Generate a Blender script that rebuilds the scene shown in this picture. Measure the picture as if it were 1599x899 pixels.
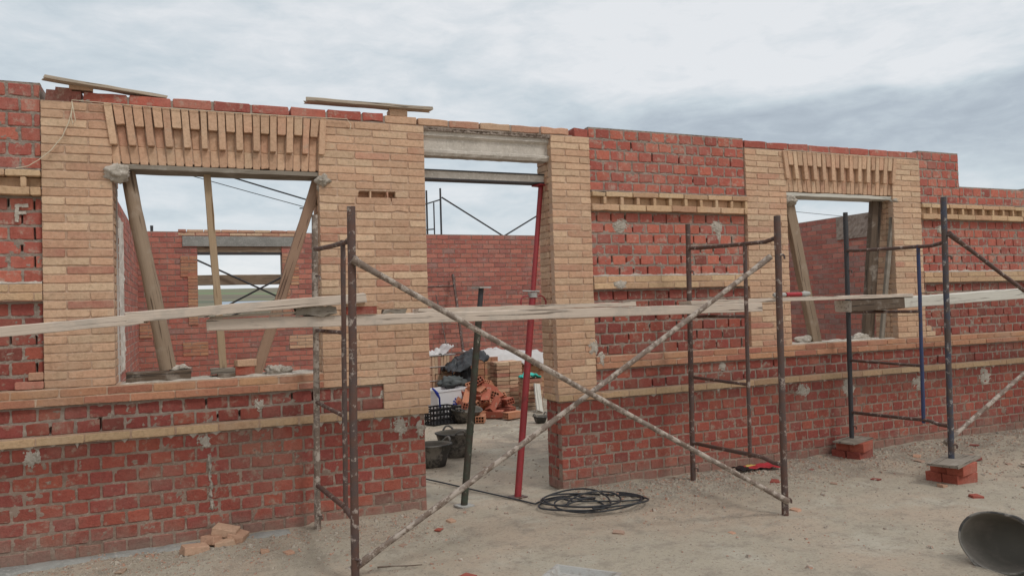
import bpy, math, random
from math import sin, cos, pi, radians
from mathutils import Vector, Matrix, noise
random.seed(7)
R = random.random
def U(a, b): return random.uniform(a, b)
SC = bpy.context.scene
for o in list(bpy.data.objects): bpy.data.objects.remove(o)
COL = SC.collection

# ---------------------------------------------------------------- camera
PITCH, ROLL, YAW = radians(1.416), radians(-1.676), radians(23.276)
a_ = radians(90) - YAW
F_ = Vector((cos(a_)*cos(PITCH), sin(a_)*cos(PITCH), sin(PITCH)))
R_ = Vector((sin(a_), -cos(a_), 0)); U_ = R_.cross(F_)
R2 = cos(ROLL)*R_ + sin(ROLL)*U_; U2 = -sin(ROLL)*R_ + cos(ROLL)*U_
cd = bpy.data.cameras.new('camera'); cam = bpy.data.objects.new('camera', cd); COL.objects.link(cam)
M = Matrix((R2, U2, -F_)).transposed().to_4x4(); M.translation = Vector((0, 0, 1.66))
cam.matrix_world = M
cd.sensor_width = 36; cd.lens = 1198/1599*36; cd.clip_end = 5000; cd.clip_start = .05
SC.camera = cam
# ---------------------------------------------------------------- world, sun, exposure
SUN_EL, SUN_AZ = radians(52), radians(-62)      # direction to the sun: azimuth measured from +x
W = bpy.data.worlds.new('World'); SC.world = W; W.use_nodes = True
SC.view_settings.view_transform = 'Standard'; SC.view_settings.look = 'None'
SC.view_settings.exposure = 0.0; SC.view_settings.gamma = 1; SC.view_settings.use_curve_mapping = False
SKY_GAIN = 1.0
sd = bpy.data.lights.new('sun', 'SUN'); sd.energy = 1.35; sd.angle = radians(12); sd.color = (1, .96, .9)
so = bpy.data.objects.new('sun', sd); COL.objects.link(so)
sv = Vector((cos(SUN_EL)*cos(SUN_AZ), cos(SUN_EL)*sin(SUN_AZ), sin(SUN_EL)))
so.rotation_euler = sv.to_track_quat('Z', 'Y').to_euler()

class NT:
    def __init__(s, tree): s.t = tree; s.n = tree.nodes; s.l = tree.links
    def new(s, typ, ins=None, **kw):
        n = s.n.new(typ)
        for k, v in kw.items(): setattr(n, k, v)
        if ins:
            for k, v in ins.items(): s.set(n, k, v)
        return n
    def set(s, n, k, v):
        i = n.inputs[k]
        if isinstance(v, bpy.types.Node): v = v.outputs[0]
        if isinstance(v, bpy.types.NodeSocket): s.l.new(v, i)
        else:
            if i.type == 'RGBA' and len(v) == 3: v = (*v, 1)
            i.default_value = v
    def math(s, op, a, b=0.0, c=None, clamp=False):
        n = s.n.new('ShaderNodeMath'); n.operation = op; n.use_clamp = clamp
        s.set(n, 0, a); s.set(n, 1, b)
        if c is not None: s.set(n, 2, c)
        return n.outputs[0]
    def mix(s, f, a, b, mode='MIX'):
        n = s.n.new('ShaderNodeMix'); n.data_type = 'RGBA'; n.blend_type = mode
        s.set(n, 0, f)
        for idx, v in ((6, a), (7, b)):
            i = n.inputs[idx]
            if isinstance(v, bpy.types.Node): v = v.outputs[0]
            if isinstance(v, bpy.types.NodeSocket): s.l.new(v, i)
            else: i.default_value = (*v, 1) if len(v) == 3 else v
        return n.outputs[2]
    def noise(s, vec, scale, detail=4, rough=.6, dist=0, out=0):
        n = s.new('ShaderNodeTexNoise', {'Scale': scale, 'Detail': detail, 'Roughness': rough, 'Distortion': dist})
        if vec is not None: s.set(n, 'Vector', vec)
        return n.outputs[out]
    def ramp(s, f, stops, interp='LINEAR'):
        n = s.n.new('ShaderNodeValToRGB'); s.set(n, 0, f); cr = n.color_ramp; cr.interpolation = interp
        while len(cr.elements) < len(stops): cr.elements.new(.5)
        for e, (p, c) in zip(cr.elements, stops):
            e.position = p; e.color = (*c, 1) if len(c) == 3 else c
        return n.outputs[0]
    def step(s, v, a, b):           # smooth 0..1
        n = s.n.new('ShaderNodeMapRange'); n.interpolation_type = 'SMOOTHSTEP'
        s.set(n, 0, v); s.set(n, 1, a); s.set(n, 2, b); return n.outputs[0]

# overcast sky: Nishita behind layered cloud
n = NT(W.node_tree); W.node_tree.nodes.clear()
sky = n.new('ShaderNodeTexSky', sky_type='NISHITA', sun_disc=False, sun_elevation=SUN_EL, sun_rotation=radians(90)-SUN_AZ)
skyc = n.mix(1.0, sky.outputs[0], (.10, .10, .10), 'MULTIPLY')
tc = n.new('ShaderNodeTexCoord'); sx = n.new('ShaderNodeSeparateXYZ', {0: tc.outputs['Generated']})
az = n.math('ARCTAN2', sx.outputs[0], sx.outputs[1])        # 0 at +y, positive towards +x
el = n.math('ARCSINE', sx.outputs[2])
cx = n.new('ShaderNodeCombineXYZ', {0: n.math('MULTIPLY', az, 2.0), 1: n.math('MULTIPLY', el, 7.0), 2: 1.3})
cxf = n.new('ShaderNodeCombineXYZ', {0: n.math('MULTIPLY', az, 5.0), 1: n.math('MULTIPLY', el, 15.0), 2: 4.3})
n1 = n.noise(cx, 1.3, 6, .55, .5); n2 = n.noise(cxf, 1.6, 6, .55, .6)
right = n.step(az, .25, .75)
elw = n.math('ADD', el, n.math('MULTIPLY', n.math('SUBTRACT', n1, .5), .16))
band = n.math('MULTIPLY', n.step(elw, .10, .16), n.math('SUBTRACT', 1, n.step(elw, .215, .265)))
band = n.math('MULTIPLY', band, right)
bright = n.math('MULTIPLY', n.step(elw, .20, .30), n.step(az, .0, .45))
lowp = n.math('MULTIPLY', n.math('SUBTRACT', 1, n.step(elw, .05, .13)), .35)
v = n.math('ADD', n.math('MULTIPLY', bright, .28), n.math('MULTIPLY', n.math('SUBTRACT', n2, .5), .75))
v = n.math('ADD', n.math('ADD', v, lowp), n.math('MULTIPLY', n.math('SUBTRACT', n1, .5), .8))
v = n.math('ADD', v, .66)
cxg = n.new('ShaderNodeCombineXYZ', {0: n.math('MULTIPLY', az, 12.0), 1: n.math('MULTIPLY', el, 32.0), 2: 8.3})
v = n.math('ADD', v, n.math('MULTIPLY', n.math('SUBTRACT', n.noise(cxg, 1.5, 7, .62, .4), .5), .5))
v = n.math('SUBTRACT', v, n.math('MULTIPLY', band, .25))
cloud = n.ramp(v, [(0, (.38, .43, .49)), (.3, (.48, .54, .60)), (.6, (.62, .69, .735)), (1, (.84, .86, .88))])
zen = n.step(el, .4, 1.1)
cloud = n.mix(zen, cloud, (1.25, 1.27, 1.30))
behind = n.math('SUBTRACT', 1, n.step(sx.outputs[1], -.55, .05))     # the veiled sun's side of the sky is brighter
cloud = n.mix(behind, cloud, (.82, .82, .81))
mixs = n.mix(.90, skyc, cloud)
bg = n.new('ShaderNodeBackground', {'Color': mixs, 'Strength': SKY_GAIN})
n.new('ShaderNodeOutputWorld', {'Surface': bg})

# ---------------------------------------------------------------- materials
MATS = {}
def mat(name):
    m = bpy.data.materials.new(name); m.use_nodes = True; m.node_tree.nodes.clear(); MATS[name] = m
    return m, NT(m.node_tree)
def finish(n, col, rough=.9, bump=None, strength=.4, dist=.004, metal=0, spec=.3, **kw):
    p = n.new('ShaderNodeBsdfPrincipled', {'Base Color': col, 'Roughness': rough, 'Metallic': metal, 'Specular IOR Level': spec})
    for k, v_ in kw.items(): n.set(p, k, v_)
    if bump is not None:
        b = n.new('ShaderNodeBump', {'Height': bump, 'Strength': strength, 'Distance': dist}); n.set(p, 'Normal', b.outputs[0])
    n.new('ShaderNodeOutputMaterial', {'Surface': p}); return p
def coords(n, rnd=True):
    tc = n.new('ShaderNodeTexCoord').outputs['Object']
    if not rnd: return tc
    oi = n.new('ShaderNodeObjectInfo')
    off = n.new('ShaderNodeVectorMath', {0: (7.3, 3.1, 5.7)}, operation='SCALE'); n.set(off, 'Scale', n.math('MULTIPLY', oi.outputs['Random'], 10))
    ad = n.new('ShaderNodeVectorMath', {0: tc, 1: off.outputs[0]}, operation='ADD'); return ad.outputs[0]

def brick_mat(name, stops, smear, smear_amt, wear=(.5, .4, .33), splash=True):
    m, n = mat(name); v = coords(n, False)
    at = n.new('ShaderNodeAttribute', attribute_name='Col'); sp = n.new('ShaderNodeSeparateColor', {0: at.outputs['Color']})
    big = n.noise(v, 1.1, 3, .5); big2 = n.noise(v, 9, 5, .6)
    f = n.math('ADD', sp.outputs[0], n.math('MULTIPLY', n.math('SUBTRACT', big2, .5), .55))
    if not splash: f = n.math('ADD', f, n.math('MULTIPLY', n.math('SUBTRACT', n.new('ShaderNodeObjectInfo').outputs['Random'], .5), 1.1))
    c = n.ramp(f, stops)
    hs = n.new('ShaderNodeHueSaturation', {'Color': c, 'Value': n.math('ADD', .80, n.math('ADD', n.math('MULTIPLY', sp.outputs[1], .24), n.math('MULTIPLY', big, .2)))})
    c = hs.outputs[0]
    fine = n.noise(v, 160, 4, .7)
    c = n.mix(n.math('MULTIPLY', n.step(fine, .5, .75), .35), c, wear)
    dust = n.step(n.noise(v, 14, 8, .68), 1-smear_amt, 1-smear_amt+.16)
    c = n.mix(n.math('MULTIPLY', dust, .75), c, smear)
    haze = n.math('MULTIPLY', n.step(n.noise(v, 2.3, 4, .6), .45, .75), .28)
    c = n.mix(haze, c, smear)
    # splashed dirt low down the wall
    z = n.new('ShaderNodeSeparateXYZ', {0: n.new('ShaderNodeNewGeometry').outputs['Position']}).outputs[2]
    spl = n.math('SUBTRACT', 1, n.step(n.math('ADD', z, n.math('MULTIPLY', n.math('SUBTRACT', n.noise(v, 6, 5, .6), .5), .35)), .0, .22))
    if splash: c = n.mix(n.math('MULTIPLY', spl, .6), c, (.25, .205, .165))
    mott = n.noise(v, 38, 6, .7, .4)
    c = n.mix(1, c, n.ramp(mott, [(.3, (.78, .76, .74)), (.5, (1, 1, 1)), (.7, (1.12, 1.12, 1.12))]), 'MULTIPLY')
    h = n.math('ADD', n.math('MULTIPLY', n.noise(v, 60, 5, .7), 1.3), n.math('MULTIPLY', fine, .5))
    finish(n, c, .92, h, .8, .006)
    return m
brick_mat('tan_brick', [(0, (.58, .415, .28)), (.25, (.535, .355, .235)), (.55, (.50, .305, .20)), (.8, (.45, .24, .165)), (1, (.39, .165, .12))], (.48, .37, .27), .44, (.60, .46, .35))
brick_mat('ochre_brick', [(0, (.54, .38, .23)), (.4, (.50, .33, .20)), (1, (.44, .25, .16))], (.46, .38, .30), .40, (.5, .38, .27))
brick_mat('orange_brick', [(0, (.46, .26, .145)), (.4, (.41, .20, .12)), (1, (.33, .12, .085))], (.42, .34, .28), .40, (.5, .38, .27))
brick_mat('red_brick', [(0, (.43, .132, .090)), (.35, (.365, .100, .075)), (.75, (.30, .079, .064)), (1, (.235, .075, .058))], (.42, .32, .26), .48, (.42, .22, .17))
brick_mat('loose_red_brick', [(0, (.36, .095, .062)), (.5, (.30, .072, .05)), (1, (.22, .06, .05))], (.40, .30, .24), .42, (.42, .2, .15), False)
brick_mat('hollow_red_brick', [(0, (.47, .21, .12)), (.35, (.38, .115, .07)), (.7, (.30, .08, .055)), (1, (.24, .07, .055))], (.42, .33, .26), .47, (.42, .2, .15), False)
brick_mat('loose_orange_brick', [(0, (.50, .34, .235)), (1, (.43, .25, .17))], (.48, .40, .32), .42, (.5, .38, .27), False)
brick_mat('dimmed_crimson_brick', [(0, (.325, .090, .060)), (.35, (.27, .070, .051)), (.75, (.24, .060, .051)), (1, (.19, .060, .048))], (.33, .26, .20), .47, (.38, .18, .14))  # crimson brick darkened further: dimming toward the wall's bottom put into the colour
brick_mat('far_red_brick', [(0, (.44, .17, .125)), (.4, (.38, .13, .10)), (.8, (.31, .115, .095)), (1, (.30, .17, .145))], (.38, .30, .26), .46, (.42, .24, .2))

def mortar_mat(name, c0, c1, c2, sc=1.):
    m, n = mat(name); v = coords(n, False)
    c = n.mix(n.step(n.noise(v, 5*sc, 6, .65), .35, .65), c0, c1)
    c = n.mix(n.step(n.noise(v, 45*sc, 4, .7), .5, .72), c, c2)
    h = n.math('ADD', n.noise(v, 35*sc, 6, .75), n.math('MULTIPLY', n.noise(v, 160*sc, 3, .7), .5))
    finish(n, c, .97, h, .9, .008, spec=.15); return m
mortar_mat('grey_mortar', (.31, .255, .215), (.24, .19, .16), (.38, .32, .27))
mortar_mat('buff_mortar', (.52, .37, .27), (.45, .30, .215), (.55, .44, .34))
mortar_mat('brown_mortar', (.30, .225, .18), (.23, .165, .13), (.36, .29, .24))
mortar_mat('pale_mortar', (.50, .45, .39), (.36, .32, .27), (.62, .58, .52))
mortar_mat('concrete', (.60, .55, .49), (.46, .42, .37), (.66, .62, .56))
mortar_mat('grey_concrete', (.30, .30, .28), (.23, .23, .215), (.38, .37, .35))

def wood_mat(name, a, b, crack, dirt, dirt_amt=.5, stretch=.06):
    m, n = mat(name); v = coords(n)
    mp = n.new('ShaderNodeMapping', {'Vector': v, 'Scale': (stretch, 2.2, 2.2)})
    g = n.noise(mp, 55, 6, .6, .6); g2 = n.noise(mp, 14, 4, .6, .3)
    c = n.mix(g, a, b); c = n.mix(n.math('MULTIPLY', n.step(g2, .5, .7), .5), c, b)
    ck = n.step(n.noise(mp, 30, 4, .5, .3), .60, .66)
    c = n.mix(n.math('MULTIPLY', ck, .8), c, crack)
    c = n.mix(n.math('MULTIPLY', n.step(n.noise(v, 7, 7, .65), dirt_amt, dirt_amt+.2), .8), c, dirt)
    h = n.math('SUBTRACT', g, n.math('MULTIPLY', ck, .8))
    finish(n, c, .85, h, .7, .005, spec=.2); return m
wood_mat('pale_wood', (.60, .51, .43), (.46, .385, .32), (.10, .075, .06), (.42, .37, .32), .50)
wood_mat('grey_wood', (.27, .24, .20), (.19, .16, .13), (.05, .04, .03), (.34, .31, .27), .5)
wood_mat('brown_wood', (.33, .25, .18), (.235, .17, .12), (.07, .045, .03), (.38, .31, .25), .54)
wood_mat('drift_wood', (.47, .40, .32), (.36, .30, .235), (.1, .08, .06), (.44, .40, .35), .5)
wood_mat('orange_wood', (.36, .24, .17), (.26, .165, .115), (.04, .02, .02), (.36, .28, .22), .6)
wood_mat('honey_wood', (.40, .30, .20), (.31, .22, .14), (.10, .05, .02), (.36, .30, .23), .58)
wood_mat('dark_wood', (.15, .11, .08), (.085, .06, .045), (.02, .02, .02), (.30, .26, .22), .50)
wood_mat('whitewashed_wood', (.60, .58, .52), (.48, .46, .41), (.14, .12, .1), (.36, .33, .29), .56)

def metal_mat(name, paint, rust, splash, r_amt=.5, s_amt=.55, rough=.65):
    m, n = mat(name); v = coords(n)
    c = n.mix(n.step(n.noise(v, 11, 6, .7), r_amt-.1, r_amt+.1), rust, paint)
    c = n.mix(n.math('MULTIPLY', n.noise(v, 90, 3, .7), .5), c, tuple(x*.5 for x in rust))
    sp = n.step(n.noise(v, 17, 8, .72), s_amt, s_amt+.07)
    c = n.mix(n.math('MULTIPLY', sp, .85), c, splash)
    finish(n, c, rough, n.math('ADD', n.noise(v, 120, 4, .7), n.math('MULTIPLY', sp, 1.2)), .5, .002, metal=.0, spec=.45); return m
metal_mat('rusty_steel', (.085, .060, .055), (.115, .058, .042), (.36, .30, .26), .5, .55)
metal_mat('blue_steel', (.045, .06, .095), (.085, .06, .05), (.34, .32, .30), .50, .56)
metal_mat('bright_blue_steel', (.03, .055, .15), (.07, .05, .045), (.34, .32, .30), .42, .66)
metal_mat('crusted_steel', (.24, .195, .165), (.18, .13, .10), (.40, .345, .295), .5, .48, .9)
metal_mat('dark_steel', (.04, .044, .05), (.06, .035, .03), (.2, .18, .16), .4, .70)
metal_mat('red_paint', (.32, .028, .035), (.20, .03, .028), (.42, .30, .26), .40, .74, .5)
metal_mat('green_steel', (.045, .060, .040), (.05, .035, .025), (.30, .27, .22), .5, .60)
metal_mat('galvanised', (.42, .42, .40), (.3, .27, .24), (.5, .47, .42), .45, .6)
def plain(name, c, rough=.7, var=.25, sc=12, dirt=(.35, .31, .27), d=.62, bump=.3, **kw):
    m, n = mat(name); v = coords(n)
    cc = n.mix(n.math('MULTIPLY', n.noise(v, sc, 5, .6), var), c, tuple(x*.35 for x in c))
    cc = n.mix(n.math('MULTIPLY', n.step(n.noise(v, sc*.8, 7, .7), d, d+.15), .75), cc, dirt)
    finish(n, cc, rough, n.noise(v, sc*5, 4, .7), bump, .003, **kw); return m
plain('black_rubber', (.075, .073, .07), .8, .4, 7, (.29, .27, .24), .44)
plain('rubber_inside', (.17, .155, .13), .85, .4, 5, (.20, .175, .15), .45)
plain('hose_rubber', (.035, .037, .042), .5, .3, 10, (.22, .20, .18), .58)
plain('white_plastic', (.72, .72, .74), .4, .15, 6, (.5, .46, .42), .66)
plain('plastic_sheet', (.52, .50, .49), .35, .25, 5, (.5, .44, .38), .62)
plain('black_sheet', (.025, .027, .03), .4, .3, 5, (.12, .12, .12), .66)
plain('blue_plastic', (.02, .04, .30), .4); plain('turquoise_fabric', (.05, .48, .40), .8)
plain('red_plastic', (.36, .03, .04), .4, .2); plain('black_plastic', (.012, .012, .014), .45)
plain('yellow_print', (.55, .40, .12), .5); plain('twine_fibre', (.62, .55, .42), .9)
plain('white_paint', (.68, .64, .60), .8, .2, 30); plain('cable_black', (.01, .011, .013), .6)
plain('tin_roof', (.30, .36, .42), .6); plain('grey_sack', (.09, .10, .10), .8)

# ground
m, n = mat('dusty_soil'); v = n.new('ShaderNodeNewGeometry').outputs['Position']
c = n.mix(n.step(n.noise(v, .9, 5, .6, .4), .40, .62), (.435, .385, .305), (.465, .38, .295))
c = n.mix(n.math('MULTIPLY', n.step(n.noise(v, 1.7, 6, .65, .3), .5, .68), .8), c, (.49, .455, .375))
c = n.mix(n.math('MULTIPLY', n.step(n.noise(v, 5, 9, .74), .48, .66), .65), c, (.28, .245, .20))
c = n.mix(n.math('MULTIPLY', n.step(n.noise(v, 38, 6, .75), .5, .66), .55), c, (.25, .215, .18))
c = n.mix(n.math('MULTIPLY', n.step(n.noise(v, 95, 3, .7), .55, .7), .5), c, (.55, .50, .44))
yy = n.new('ShaderNodeSeparateXYZ', {0: v})
grit = n.math('MULTIPLY', n.math('MULTIPLY', n.step(yy.outputs[1], 5.0, 5.8), n.step(yy.outputs[0], 3.0, 3.8)), n.step(n.noise(v, 3.2, 8, .75), .42, .58))
c = n.mix(n.math('MULTIPLY', grit, .6), c, (.22, .195, .165))
far = n.step(n.new('ShaderNodeSeparateXYZ', {0: v}).outputs[1], 20, 60)
c = n.mix(far, c, (.16, .17, .09))
h = n.math('ADD', n.math('MULTIPLY', n.noise(v, 12, 9, .8), 2.2), n.math('MULTIPLY', n.noise(v, 60, 6, .85), 1.3))
h = n.math('ADD', h, n.math('MULTIPLY', n.step(n.noise(v, 140, 2, .6), .55, .75), .4))
finish(n, c, .97, h, .75, .014, spec=.1)
m, n = mat('field_hills'); v = n.new('ShaderNodeNewGeometry').outputs['Position']
mp = n.new('ShaderNodeMapping', {'Vector': v, 'Scale': (.004, .022, .05), 'Rotation': (0, 0, .12)})
c = n.ramp(n.noise(mp, 1.6, 4, .55, .6), [(.30, (.16, .19, .13)), (.42, (.13, .14, .11)), (.5, (.20, .17, .14)), (.6, (.17, .21, .13)), (.72, (.24, .21, .17))], 'LINEAR')  # distance haze put into the field colours, greyer and browner
finish(n, c, 1, spec=0)
m, n = mat('gravel_stone'); v = coords(n, False)
c = n.ramp(n.noise(v, 24, 3, .6), [(.3, (.19, .165, .14)), (.43, (.42, .37, .305)), (.54, (.25, .215, .18)), (.62, (.38, .20, .135)), (.8, (.47, .42, .36))])
finish(n, c, .95, n.noise(v, 150, 3, .7), .6, .002, spec=.2)

# ---------------------------------------------------------------- mesh builder
def lerp(a, b, t): return a + (b-a)*t
class MB:
    def __init__(s, *mats): s.v = []; s.f = []; s.mi = []; s.c = []; s.sm = []; s.mats = list(mats)
    def mid(s, name):
        if name not in s.mats: s.mats.append(name)
        return s.mats.index(name)
    def add(s, verts, faces, m=None, col=(.5, .5), smooth=False):
        k = len(s.v); s.v.extend([tuple(p) for p in verts]); mi = s.mid(m) if m else 0
        for f in faces: s.f.append([i+k for i in f]); s.mi.append(mi); s.c.append(col); s.sm.append(smooth)
    def box(s, lo, hi, m=None, col=None, jit=0):
        x0, y0, z0 = lo; x1, y1, z1 = hi
        vs = [Vector(p)+Vector((U(-jit, jit), U(-jit, jit), U(-jit, jit))) for p in ((x0,y0,z0),(x1,y0,z0),(x1,y1,z0),(x0,y1,z0),(x0,y0,z1),(x1,y0,z1),(x1,y1,z1),(x0,y1,z1))]
        s.add(vs, [(0,3,2,1),(4,5,6,7),(0,1,5,4),(1,2,6,5),(2,3,7,6),(3,0,4,7)], m, col or (R(), R()))
    def tube(s, pts, r, seg=10, m=None, wob=0, caps=True, smooth=True, rs=None):
        pts = [Vector(p) for p in pts]; k = len(pts); vs = []; fs = []; up = None
        for i, p in enumerate(pts):
            d = (pts[min(i+1, k-1)]-pts[max(i-1, 0)])
            if d.length < 1e-9: d = Vector((0, 0, 1))
            d.normalize()
            if up is None: up = d.orthogonal().normalized()
            up = (up-d*up.dot(d)).normalized(); w = d.cross(up)
            for j in range(seg):
                t = 2*pi*j/seg; rr = (rs[i] if rs else r)*(1+U(-wob, wob))*(1+1.2*wob*noise.noise(p*9))
                vs.append(p+(up*cos(t)+w*sin(t))*rr)
        for i in range(k-1):
            for j in range(seg):
                j2 = (j+1) % seg; fs.append((i*seg+j, i*seg+j2, (i+1)*seg+j2, (i+1)*seg+j))
        s.add(vs, fs, m, (.5, .5), smooth)
        if caps:
            s.add(vs[:seg], [tuple(range(seg))[::-1]], m); s.add(vs[-seg:], [tuple(range(seg))], m)
    def bar(s, a, b, r, m=None, seg=10, n=8, wob=.06, sag=0):
        a = Vector(a); b = Vector(b)
        s.tube([a.lerp(b, i/n)+Vector((U(-1,1), U(-1,1), 0))*sag for i in range(n+1)], r, seg, m, wob)
    def brick(s, cs, N, d, m, ch=.004, jit=.0015, col=None):
        """cs: four outer corners counter-clockwise seen from outside; N: outward; d: depth"""
        a, b, c_, e = cs; lu = (b-a).length; lv = (e-a).length
        def P(x, y): return a.lerp(b, x/lu).lerp(e.lerp(c_, x/lu), y/lv)
        k = min(.006, lu*.15, lv*.15); nl = max(1, int(lu/.07)); out = []
        def edge(x0, y0, x1, y1, n_):
            for i in range(n_+1): out.append((lerp(x0, x1, i/n_), lerp(y0, y1, i/n_)))
        edge(k, 0, lu-k, 0, nl); edge(lu, k, lu, lv-k, 1); edge(lu-k, lv, k, lv, nl); edge(0, lv-k, 0, k, 1)
        for _ in range(2 if R() < .3 else 0):       # chipped edges
            i = random.randrange(len(out)); x, y = out[i]; q1 = U(.002, .009); out[i] = (x+(q1 if x < lu/2 else -q1)*.8, y+(q1 if y < lv/2 else -q1))
        q = len(out); off = U(-.002, .002)
        tilt = U(-.0015, .0015)
        o1 = []; o2 = []; o3 = []
        for x, y in out:
            x += U(-jit, jit); y += U(-jit, jit)
            sx_ = lu/2+(x-lu/2)*(1-2*ch/lu); sy_ = lv/2+(y-lv/2)*(1-2*ch/lv)
            o1.append(P(sx_, sy_)+N*(off+tilt*(x/lu-.5)*2)); pb = P(x, y); o2.append(pb+N*(off-ch)); o3.append(pb-N*d)
        col = col or (R(), R())
        fs = [tuple(range(q))]
        for i in range(q):
            j = (i+1) % q; fs.append((q+i, q+j, j, i)); fs.append((2*q+i, 2*q+j, q+j, q+i))
        s.add(o1+o2+o3, fs, m, col)
    def build(s, name, parent=None, loc=None, rot=None, origin=None):
        me = bpy.data.meshes.new(name)
        vs = s.v
        if origin is not None: ox, oy, oz = origin; vs = [(x-ox, y-oy, z-oz) for x, y, z in vs]
        me.from_pydata(vs, [], s.f)
        for mn in (s.mats or ['pale_wood']): me.materials.append(MATS[mn])
        me.polygons.foreach_set('material_index', s.mi); me.polygons.foreach_set('use_smooth', s.sm)
        at = me.color_attributes.new('Col', 'FLOAT_COLOR', 'CORNER')
        buf = []
        for f, c_ in zip(s.f, s.c): buf.extend((c_[0], c_[1], 0, 1)*len(f))
        at.data.foreach_set('color', buf)
        me.update()
        o = bpy.data.objects.new(name, me); COL.objects.link(o)
        if parent: o.parent = parent
        if loc is not None: o.location = loc
        if rot is not None: o.rotation_euler = rot
        return o
def tag(o, label=None, cat=None, group=None, kind=None):
    for k, v_ in (('label', label), ('category', cat), ('group', group), ('kind', kind)):
        if v_: o[k] = v_
    return o
def empty(name, loc, label, cat, group=None, rz=0):
    o = bpy.data.objects.new(name, None); COL.objects.link(o); o.location = loc; o.rotation_euler = (0, 0, rz); o.empty_display_size = .1
    return tag(o, label, cat, group)
def copy_tree(o, parent=None):
    c = o.copy(); COL.objects.link(c)
    if parent: c.parent = parent
    for ch in o.children: copy_tree(ch, c)
    return c

# ---------------------------------------------------------------- masonry
Z = Vector((0, 0, 1))
def courses(w, h, L, H, j, jh, start=0, jit=.002, holes=()):
    """brick rectangles of a running bond, clipped to w x h"""
    out = []; k = 0; v0 = 0; n_ = max(1, round(h/(H+jh))); pitch = h/n_
    for k in range(n_):
        v0 = k*pitch+jh*.5*0; v1 = v0+pitch-jh
        u = -(L+j)*.5 if (k+start) % 2 else 0.0
        while u < w-.012:
            a = max(u, 0); b = min(u+L, w)
            if w-b < .05 and b < w and w-b > 0 and (w-b) < j*3: b = w
            if b-a > .022:
                ok = True
                for hx0, hz0, hx1, hz1 in holes:
                    if v1 > hz0+.01 and v0 < hz1-.01:
                        if a >= hx0-.02 and b <= hx1+.02: ok = False
                        elif a < hx0 < b: b = hx0
                        elif a < hx1 < b: a = hx1
                if ok and b-a > .015:
                    ja = 0 if a == 0 else U(-jit, jit); jb = 0 if b == w else U(-jit, jit)
                    out.append((a+ja, b+jb, v0+U(-jit, jit)*.6, v1+U(-jit, jit)*.6, k))
            u += L+j
    return out
def sheet(mb, O, Uv, N, w, h, m, depth, amp, res, voids=(), holes=(), skirt=.07):
    nu = max(2, int(w/res)); nv = max(2, int(h/res)); vs = []; fs = []
    for j in range(nv+1):
        for i in range(nu+1):
            u = w*i/nu; v_ = h*j/nv; p = O+Uv*u+Z*v_
            d = depth+amp*noise.noise(p*23)+amp*.7*noise.noise(p*71)
            for (a, b, c_, e, dd) in voids:
                if a <= u <= b and c_ <= v_ <= e: d = dd; break
            for (a, b, c_, e) in holes:
                if a <= u <= c_ and b <= v_ <= e: d = .12
            vs.append(p-N*d)
    for j in range(nv):
        for i in range(nu):
            a = j*(nu+1)+i; fs.append((a, a+1, a+nu+2, a+nu+1))
    mb.add(vs, fs, m, (.5, .5), False)
    rim = [(0, 0), (w, 0), (w, h), (0, h)]; q = []
    for u, v_ in rim: q.append(O+Uv*u+Z*v_-N*depth)
    for u, v_ in rim: q.append(O+Uv*u+Z*v_-N*skirt)
    mb.add(q, [(0, 4, 5, 1), (1, 5, 6, 2), (2, 6, 7, 3), (3, 7, 4, 0)], m)
def masonry(mb, O, Uv, N, w, h, kind, start=0, m=None, mm=None, holes=(), void=0, res=.02, d=.1, tone=None, dep=None, amp=None):
    O = Vector(O); Uv = Vector(Uv); N = Vector(N)
    if kind == 'tan': L, H, j, jh, de, am, ch = .284, .052, .009, .009, .006, .003, .003; m = m or 'tan_brick'; mm = mm or 'buff_mortar'
    else: L, H, j, jh, de, am, ch = .141, .083, .014, .015, .004, .006, .005; m = m or 'red_brick'; mm = mm or 'grey_mortar'
    if dep is not None: de = dep
    if amp is not None: am = amp
    bs = courses(w, h, L, H, j, jh, start, holes=holes); vo = []
    for a, b, v0, v1, k in bs:
        col = (min(1, max(0, random.gauss(.42, .26) if tone is None else random.gauss(tone, .22))), R())
        cs = [O+Uv*a+Z*v0, O+Uv*b+Z*v0, O+Uv*b+Z*v1, O+Uv*a+Z*v1]
        mb.brick(cs, N, d, m, ch, .0015 if kind == 'tan' else .002, col)
        if void and R() < void and b < w-.01:
            t = U(.0, .35); t2 = U(.65, 1.0); vo.append((b-.001, b+.014, lerp(v0, v1, t), lerp(v0, v1, t2), .05))
    sheet(mb, O, Uv, N, w, h, mm, de, am, res, vo, holes)
YF = 6.16; YB = 6.46
X_, Y_ = Vector((1, 0, 0)), Vector((0, 1, 0))
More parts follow.
